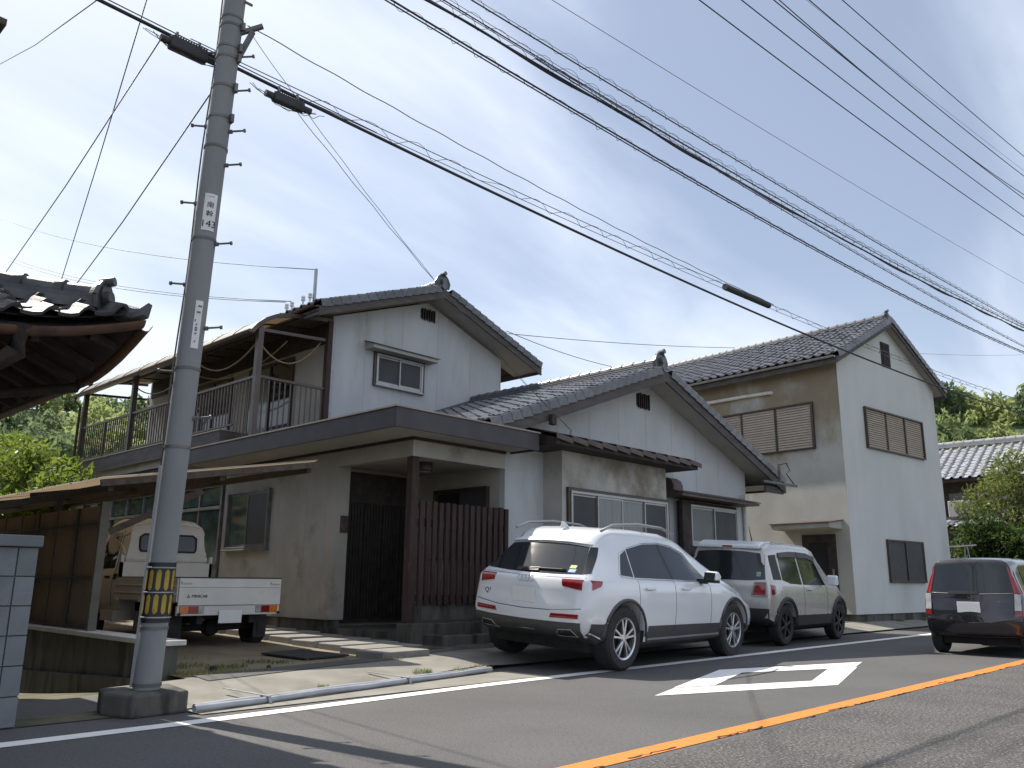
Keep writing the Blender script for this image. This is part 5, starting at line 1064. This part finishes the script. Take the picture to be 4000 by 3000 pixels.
xb_ = Car('parked_crossover', 'silver beige crossover with white roof parked ahead of the SUV', 'car', (12.95, 7.42, .045), R(3), bm, 'car_greige', group='cars parked in front of the house', roll=R(3.2))
xb_.body((.62, 3.05), .375, 1.66, low=(.43, 'clad'))
xb_.patch('roof_panel', 'T', [(.26,.60),(.26,0),(.26,-.60)], [(2.22,.56),(2.24,0),(2.22,-.56)], 'car_white', .006, 14, 12); MB().prism([(.10,-.57,1.545),(.11,-.57,1.605),(.3,-.57,1.672),(.55,-.57,1.690),(.55,-.57,1.65),(.2,-.57,1.56)], (0,1.14,0)).build('spoiler', M['car_white'], xb_.root, bevel=.02)
rg = xb_.patch('rear_window', 'B', [(.70,1.06),(.45,1.03),(0,1.02),(-.45,1.03),(-.70,1.06)], [(.63,1.47),(.3,1.50),(0,1.505),(-.3,1.50),(-.63,1.47)], 'glass_dark', .005, 18, 8); xb_.line('wiper', 'B', [(.02,.98),(.05,1.05),(.4,1.1)], .012, 'black', .02, parent=rg)
MB().box(.096,.104,-.09,.09,1.562,1.588).build('stop_lamp', M['lamp_red'], xb_.root); xb_.patch('sticker', 'B', [(-.55,1.10),(-.62,1.10)], [(-.55,1.14),(-.62,1.14)], 'sticker_blue', .008, 4, 2, parent=rg); xb_.patch('sticker', 'B', [(-.55,1.145),(-.62,1.145)], [(-.55,1.17),(-.62,1.17)], 'sticker_green', .008, 4, 2, parent=rg)
for sd in 'RL':
    y = -1 if sd == 'R' else 1
    xb_.patch('pillar_trim', sd, [(.22,1.06),(.52,1.06)], [(.27,1.45),(.52,1.47)], 'clad', .004, 6, 5)
    xb_.patch('side_window', sd, [(.56,1.06),(.86,1.0),(1.33,.985)], [(.62,1.45),(.9,1.47),(1.33,1.49)], 'glass_dark', .005, 10, 6); xb_.patch('side_window', sd, [(1.40,.985),(1.9,.98),(2.42,.98)], [(1.40,1.49),(1.85,1.48),(2.15,1.42)], 'glass_dark', .005, 10, 6)
    xb_.patch('wind_deflector', sd, [(.60,1.42),(1.0,1.44),(1.36,1.44)], [(.62,1.50),(1.0,1.53),(1.36,1.535)], 'clad_grey', .022, 10, 2); xb_.patch('wind_deflector', sd, [(1.38,1.44),(1.8,1.435),(2.12,1.39)], [(1.38,1.535),(1.8,1.525),(2.18,1.46)], 'clad_grey', .022, 10, 2)
    xb_.patch('cladding', sd, [(1.05,.245),(2.62,.245)], [(1.05,.46),(2.62,.46)], 'clad', .014, 14, 3)
    for xc in (.62, 3.05):
        q = [(xc+.42*math.cos(t), .335+.42*math.sin(t)) for t in [math.pi*i/16 for i in range(17)]]; xb_.line('arch_trim', sd, q, .045, 'clad', -.012, n=2)
    for x in (1.36, 2.42): xb_.line('door_seam', sd, [(x,.42),(x,.8),(x,.98)], .003, 'black', .0005)
    xb_.line('door_handle', sd, [(1.5,.90),(1.68,.90)], .014, 'car_greige', .02)
    xb_.patch('tail_lamp', 'B', [(y*.72,.80),(y*.52,.80)], [(y*.72,.99),(y*.56,.99)], 'lamp_red', .012, 6, 4); xb_.patch('tail_lamp', sd, [(.07,.82),(.20,.84)], [(.08,.98),(.2,.96)], 'lamp_red', .008, 4, 3); xb_.line('lamp_rim', 'B', [(y*.74,.79),(y*.50,.79),(y*.54,1.0),(y*.72,1.01),(y*.74,.79)], .010, 'alu', .012)
    MB().prism([(2.32,y*.84,.98),(2.34,y*.84,1.16),(2.44,y*.84,1.17),(2.48,y*.84,1.0)], (0,y*.19,0)).build('mirror', M['car_white'], xb_.root, bevel=.03)
    xb_.patch('head_lamp', sd, [(3.3,.76),(3.52,.74)], [(3.32,.92),(3.54,.90)], 'lamp_clear', .01, 5, 4)
xb_.patch('rear_bumper', 'B', [(.76,.38),(0,.36),(-.76,.38)], [(.77,.60),(0,.58),(-.77,.60)], 'clad', .014, 14, 4); xb_.patch('windscreen', 'T', [(2.24,.57),(2.24,-.57)], [(2.82,.64),(2.82,-.64)], 'glass_dark', .005, 10, 8)
xb_.plate(xb_.hit('B', 0, .78)[0].x-.004, 0, .78); MB().tube([(.85,-.1,1.69),(.72,-.1,1.93)], [.012,.005], 6).build('antenna', M['black'], xb_.root)
for x in (.62, 3.05):
    for y in (-.71, .71): xb_.wheel(x, y, .325, .19, (6, False), 'rim_dark')
MB().box(.4,3.4,-.6,.6,.2,.42).build('underbody', M['under'], xb_.root); xb_.done()

# ---- dark small car driving away
L_ = 3.4
bm = loft(L_, zt=[(0,1.47),(.3,1.50),(1.2,1.52),(1.9,1.49),(2.2,1.40),(2.6,1.10),(2.8,1.0),(3.15,.93),(3.4,.72)], zs=[(0,.95),(2.3,.92),(2.8,.86),(3.4,.56)], zb=[(0,.30),(.2,.25),(.6,.2),(2.9,.2),(3.4,.28)],
    wl=[(0,.69),(.03,.705),(.12,.73),(.4,.738),(2.6,.738),(3.0,.70),(3.3,.6),(3.4,.52)], wt=[(0,.55),(.5,.57),(1.7,.57),(2.3,.58),(3.4,.45)], xr=[(.2,.08),(.4,0),(.6,-.01),(.75,.04),(.95,.07),(1.4,.16),(1.5,.2)], xf=[(.2,-.08),(.5,0),(.9,-.08)], xb=.6, xfb=.5, bulge=.07)
dk = Car('small_car', 'dark purple small car with tall red tail lamps driving away on the road', 'car', (13.93, 3.87, .0), 0, bm, 'car_dark', .94)
dk.body((.5, 2.9), .33, 1.47)
rg = dk.patch('rear_window', 'B', [(.585,.955),(0,.935),(-.585,.955)], [(.505,1.385),(.25,1.405),(0,1.41),(-.25,1.405),(-.505,1.385)], 'glass_dark', .005, 16, 8); dk.patch('hatch_panel', 'B', [(.56,.56),(.3,.52),(0,.505),(-.3,.52),(-.56,.56)], [(.585,.945),(0,.925),(-.585,.945)], 'car_dark', .006, 14, 6)
dk.patch('wiper_cover', 'B', [(.33,.925),(-.12,.925)], [(.31,.975),(-.10,.975)], 'black', .025, 8, 2, parent=rg); dk.line('trim_line', 'B', [(.585,.948),(0,.928),(-.585,.948)], .005, 'alu', .008)
for sg in (1, -1):
    lo = dk.patch('tail_lamp', 'B', [(sg*.595,.60),(sg*.68,.62)], [(sg*.595,.68),(sg*.685,.68)], 'lamp_red', .012, 4, 3)
    dk.patch('clear_lens', 'B', [(sg*.595,.69),(sg*.685,.69)], [(sg*.60,.94),(sg*.675,.93)], 'lamp_clear', .012, 4, 5, parent=lo); dk.patch('red_lens', 'B', [(sg*.60,.95),(sg*.675,.94)], [(sg*.52,1.36),(sg*.548,1.32)], 'lamp_red', .012, 4, 8, parent=lo)
    sd = 'R' if sg < 0 else 'L'; dk.patch('side_window', sd, [(.45,.95),(1.25,.94)], [(.52,1.36),(1.25,1.39)], 'glass_dark', .005, 10, 6); dk.patch('side_window', sd, [(1.32,.94),(2.2,.93)], [(1.32,1.39),(1.85,1.34)], 'glass_dark', .005, 10, 6)
    dk.patch('lens_side', sd, [(.10,.62),(.18,.64)], [(.22,1.28),(.26,1.26)], 'lamp_red', .006, 3, 8, parent=lo)
    dk.line('door_seam', sd, [(1.28,.3),(1.28,.93)], .003, 'black', .0005); MB().prism([(2.02,sg*.75,.93),(2.04,sg*.75,1.06),(2.13,sg*.75,1.06),(2.15,sg*.75,.95)], (0,sg*.16,0)).build('mirror', M['car_dark'], dk.root, bevel=.025)
dk.line('bumper_seam', 'B', [(.66,.57),(.3,.505),(0,.49),(-.3,.505),(-.66,.57)], .004, 'black', .001); dk.patch('bumper_lip', 'B', [(.66,.30),(0,.285),(-.66,.30)], [(.66,.345),(0,.33),(-.66,.345)], 'clad_grey', .008, 12, 1)
dk.plate(dk.hit('B', 0, .73)[0].x-.01, .03, .73)
h = dk.hit('B', 0, .88)[0]; cx = h.x-.012; MB().bar((cx,.026,.852),(cx,.034,.908),.009,.008).bar((cx,-.026,.852),(cx,-.034,.908),.009,.008).bar((cx,.027,.878),(cx,-.027,.878),.008,.008).build('emblem', M['chrome'], dk.root)
dk.text('ive', .085, 'B', -.41, .83, off=.012)
dk.patch('windscreen', 'T', [(2.12,.52),(2.12,-.52)], [(2.58,.58),(2.58,-.58)], 'glass_dark', .005, 10, 6)
for x in (.5, 2.9):
    for y in (-.64, .64): dk.wheel(x, y, .285, .16, (5, False))
MB().box(.3,3.1,-.55,.55,.16,.4).build('underbody', M['under'], dk.root); dk.done()

# ---- small white truck under the carport
bm = loft(1.42, zt=[(0,1.66),(.08,1.72),(.2,1.745),(.6,1.75),(.78,1.70),(.95,1.45),(1.15,1.12),(1.28,.95),(1.42,.62)], zs=[(0,.98),(.9,.96),(1.42,.50)], zb=[(0,.42),(.3,.36),(1.42,.34)], wl=[(0,.66),(.05,.69),(.2,.715),(1.1,.72),(1.3,.69),(1.42,.6)], wt=[(0,.53),(.2,.55),(.8,.55),(1.42,.5)],
    xr=[(.3,0),(1.2,0),(1.6,.03),(1.75,.06)], xf=[(.3,-.03),(.6,0),(1,-.05)], xb=.4, xfb=.4, bulge=.01, n=20)
tk = Car('parked_truck', 'small white pickup truck with red tail lamps parked under the carport', 'truck', (5.62, 10.32, .115), R(90), bm, 'truck_white')
b_ = bm; [setattr(v, 'co', v.co+Vector((1.97,0,0))) for v in b_.verts]; tk.bvh = BVHTree.FromBMesh(b_)
tk.body((2.85,), .30, 1.43, 'cab')
gl = tk.patch('rear_window', 'B', [(.42,1.30),(.40,1.26),(-.40,1.26),(-.42,1.30)], [(.42,1.46),(.36,1.50),(-.36,1.50),(-.42,1.46)], 'glass_dark', .010, 14, 5); q = [(-.42,1.30),(-.40,1.26),(.40,1.26),(.42,1.30),(.42,1.46),(.36,1.50),(-.36,1.50),(-.42,1.46),(-.42,1.30)]; tk.line('window_seal', 'B', q, .014, 'black', .012, parent=gl)
q = [(-.60,1.13),(-.60,1.42),(-.50,1.62),(-.34,1.66),(.34,1.66),(.50,1.62),(.60,1.42),(.60,1.13),(-.60,1.13)]; tk.line('pressed_rib', 'B', q, .02, 'truck_white', .0, n=6)
for sd in 'RL':
    tk.patch('side_window', sd, [(2.16,1.02),(2.9,1.0)], [(2.22,1.52),(2.62,1.52)], 'glass_dark', .006, 10, 6); tk.line('door_seam', sd, [(2.1,.5),(2.1,1.0),(2.16,1.55)], .004, 'black', .001); tk.patch('fuel_cap' if sd == 'L' else 'vent', sd, [(2.02,.86),(2.10,.86)], [(2.02,.94),(2.10,.94)], 'black', .004, 4, 3); tk.patch('door_handle', sd, [(2.2,.88),(2.36,.88)], [(2.2,.91),(2.36,.91)], 'black', .012, 4, 1)
def tb(name, m, *bx, parent=None, bevel=.004):
    mb = MB()
    for b in bx: mb.box(*b)
    return mb.build(name, M[m], parent or tk.root, bevel=bevel)
tb('bed_floor', 'truck_white', (.03, 1.95, -.69, .69, .58, .625))
tg_ = tb('tailgate', 'truck_white', (0, .03, -.71, .71, .555, .885)); tb('top_rail', 'clad', (-.006, .036, -.715, .715, .887, .902), parent=tg_); tb('rib', 'truck_white', (-.012, 0, -.70, .70, .775, .79), parent=tg_)
for y in (-.62, .62): tb('latch', 'truck_white', (-.02, 0, y-.07, y+.07, .82, .85), parent=tg_)
tb('valance', 'truck_white', (.02, .06, -.71, .71, .43, .55))
for sg in (1, -1):
    y0, y1 = sorted((sg*.695, sg*.725)); sgt = tb('side_gate', 'truck_white', (.03, 1.93, y0, y1, .60, .885)); tb('top_rail', 'clad', (.03, 1.93, y0-.004, y1+.004, .887, .902), parent=sgt)
    for z in (.68, .78): ya, yb = sorted((sg*.726, sg*.736)); tb('rib', 'truck_white', (.06, 1.9, ya, yb, z, z+.02), parent=sgt)
    for x in (.25, 1.0, 1.75): ya, yb = sorted((sg*.726, sg*.745)); tb('hinge', 'truck_white', (x, x+.1, ya, yb, .575, .605), parent=sgt)
    lm = tb('tail_lamp', 'lamp_red', (.005, .02, *sorted((sg*.44, sg*.56)), .455, .545)); tb('turn_lens', 'lamp_orange', (.004, .02, *sorted((sg*.563, sg*.68)), .455, .545), parent=lm); tb('clear_lens', 'lamp_clear', (.006, .02, *sorted((sg*.36, sg*.437)), .455, .545), parent=lm)
    MB().lathe([(0,0),(.02,0),(.02,-.02),(0,-.02)], (.005, sg*.69, .45), axis='x', seg=10).build('bumper_stop', M['black'], tk.root); tb('mud_flap', 'rubber', (.28, .29, *sorted((sg*.5, sg*.69)), .12, .42))
    for x in (.52, 2.85): tk.wheel(x, sg*.62, .26, .15, (6, False), 'rim_dark')
tb('chassis', 'under', (.1, 2.9, -.40, -.32, .32, .55), (.1, 2.9, .32, .40, .32, .55), (.2, 2.4, -.32, .32, .38, .5)); MB().tube([(.52,-.6,.26),(.52,-.1,.26),(.52,.1,.26),(.52,.6,.26)], [.04,.05,.05,.04], 10).lathe([(0,-.12),(.1,-.08),(.12,0),(.1,.08),(0,.12)], (.52,0,.26), axis='x', seg=14).build('rear_axle', M['under'], tk.root)
tb('battery_box', 'galv', (1.2, 1.45, .42, .62, .2, .45)); tb('under_panel', 'truck_white', (1.96, 2.4, -.70, .70, .30, .44))
tb('number_plate', 'plate', (-.004, .004, -.16, .16, .33, .49))
hf = MB(); hf.bar((1.95,-.66,.9),(1.95,-.66,1.2),.04,.04); hf.bar((1.95,.66,.9),(1.95,.66,1.2),.04,.04); hf.bar((1.95,-.68,1.0),(1.95,.68,1.0),.04,.2); hf.build('headboard', M['truck_white'], tk.root); MB().bar((1.93,-.06,1.1),(1.93,-.06,1.62),.014,.014).build('guard_bar', M['truck_white'], tk.root)
lettering('MINICAB', .052, M['clad'], tk.root, frame((0,-1,0),(0,0,1),(-.003,.44,.665)))
mb = MB()
for a in (90, 210, 330):
    d = Vector((0,-math.cos(R(a)),math.sin(R(a)))); n_ = Vector((0,-math.cos(R(a+60)),math.sin(R(a+60)))); n2 = Vector((0,-math.cos(R(a-60)),math.sin(R(a-60)))); c = Vector((-.004,.585,.663)); mb.prism([c+d*.001, c+(d*.014+n_*.0)+n_*.011-d*.002, c+d*.024, c+(d*.014)+n2*.011-d*.002], (-.002,0,0))
mb.build('emblem', M['clad'], tk.root); tk.done()
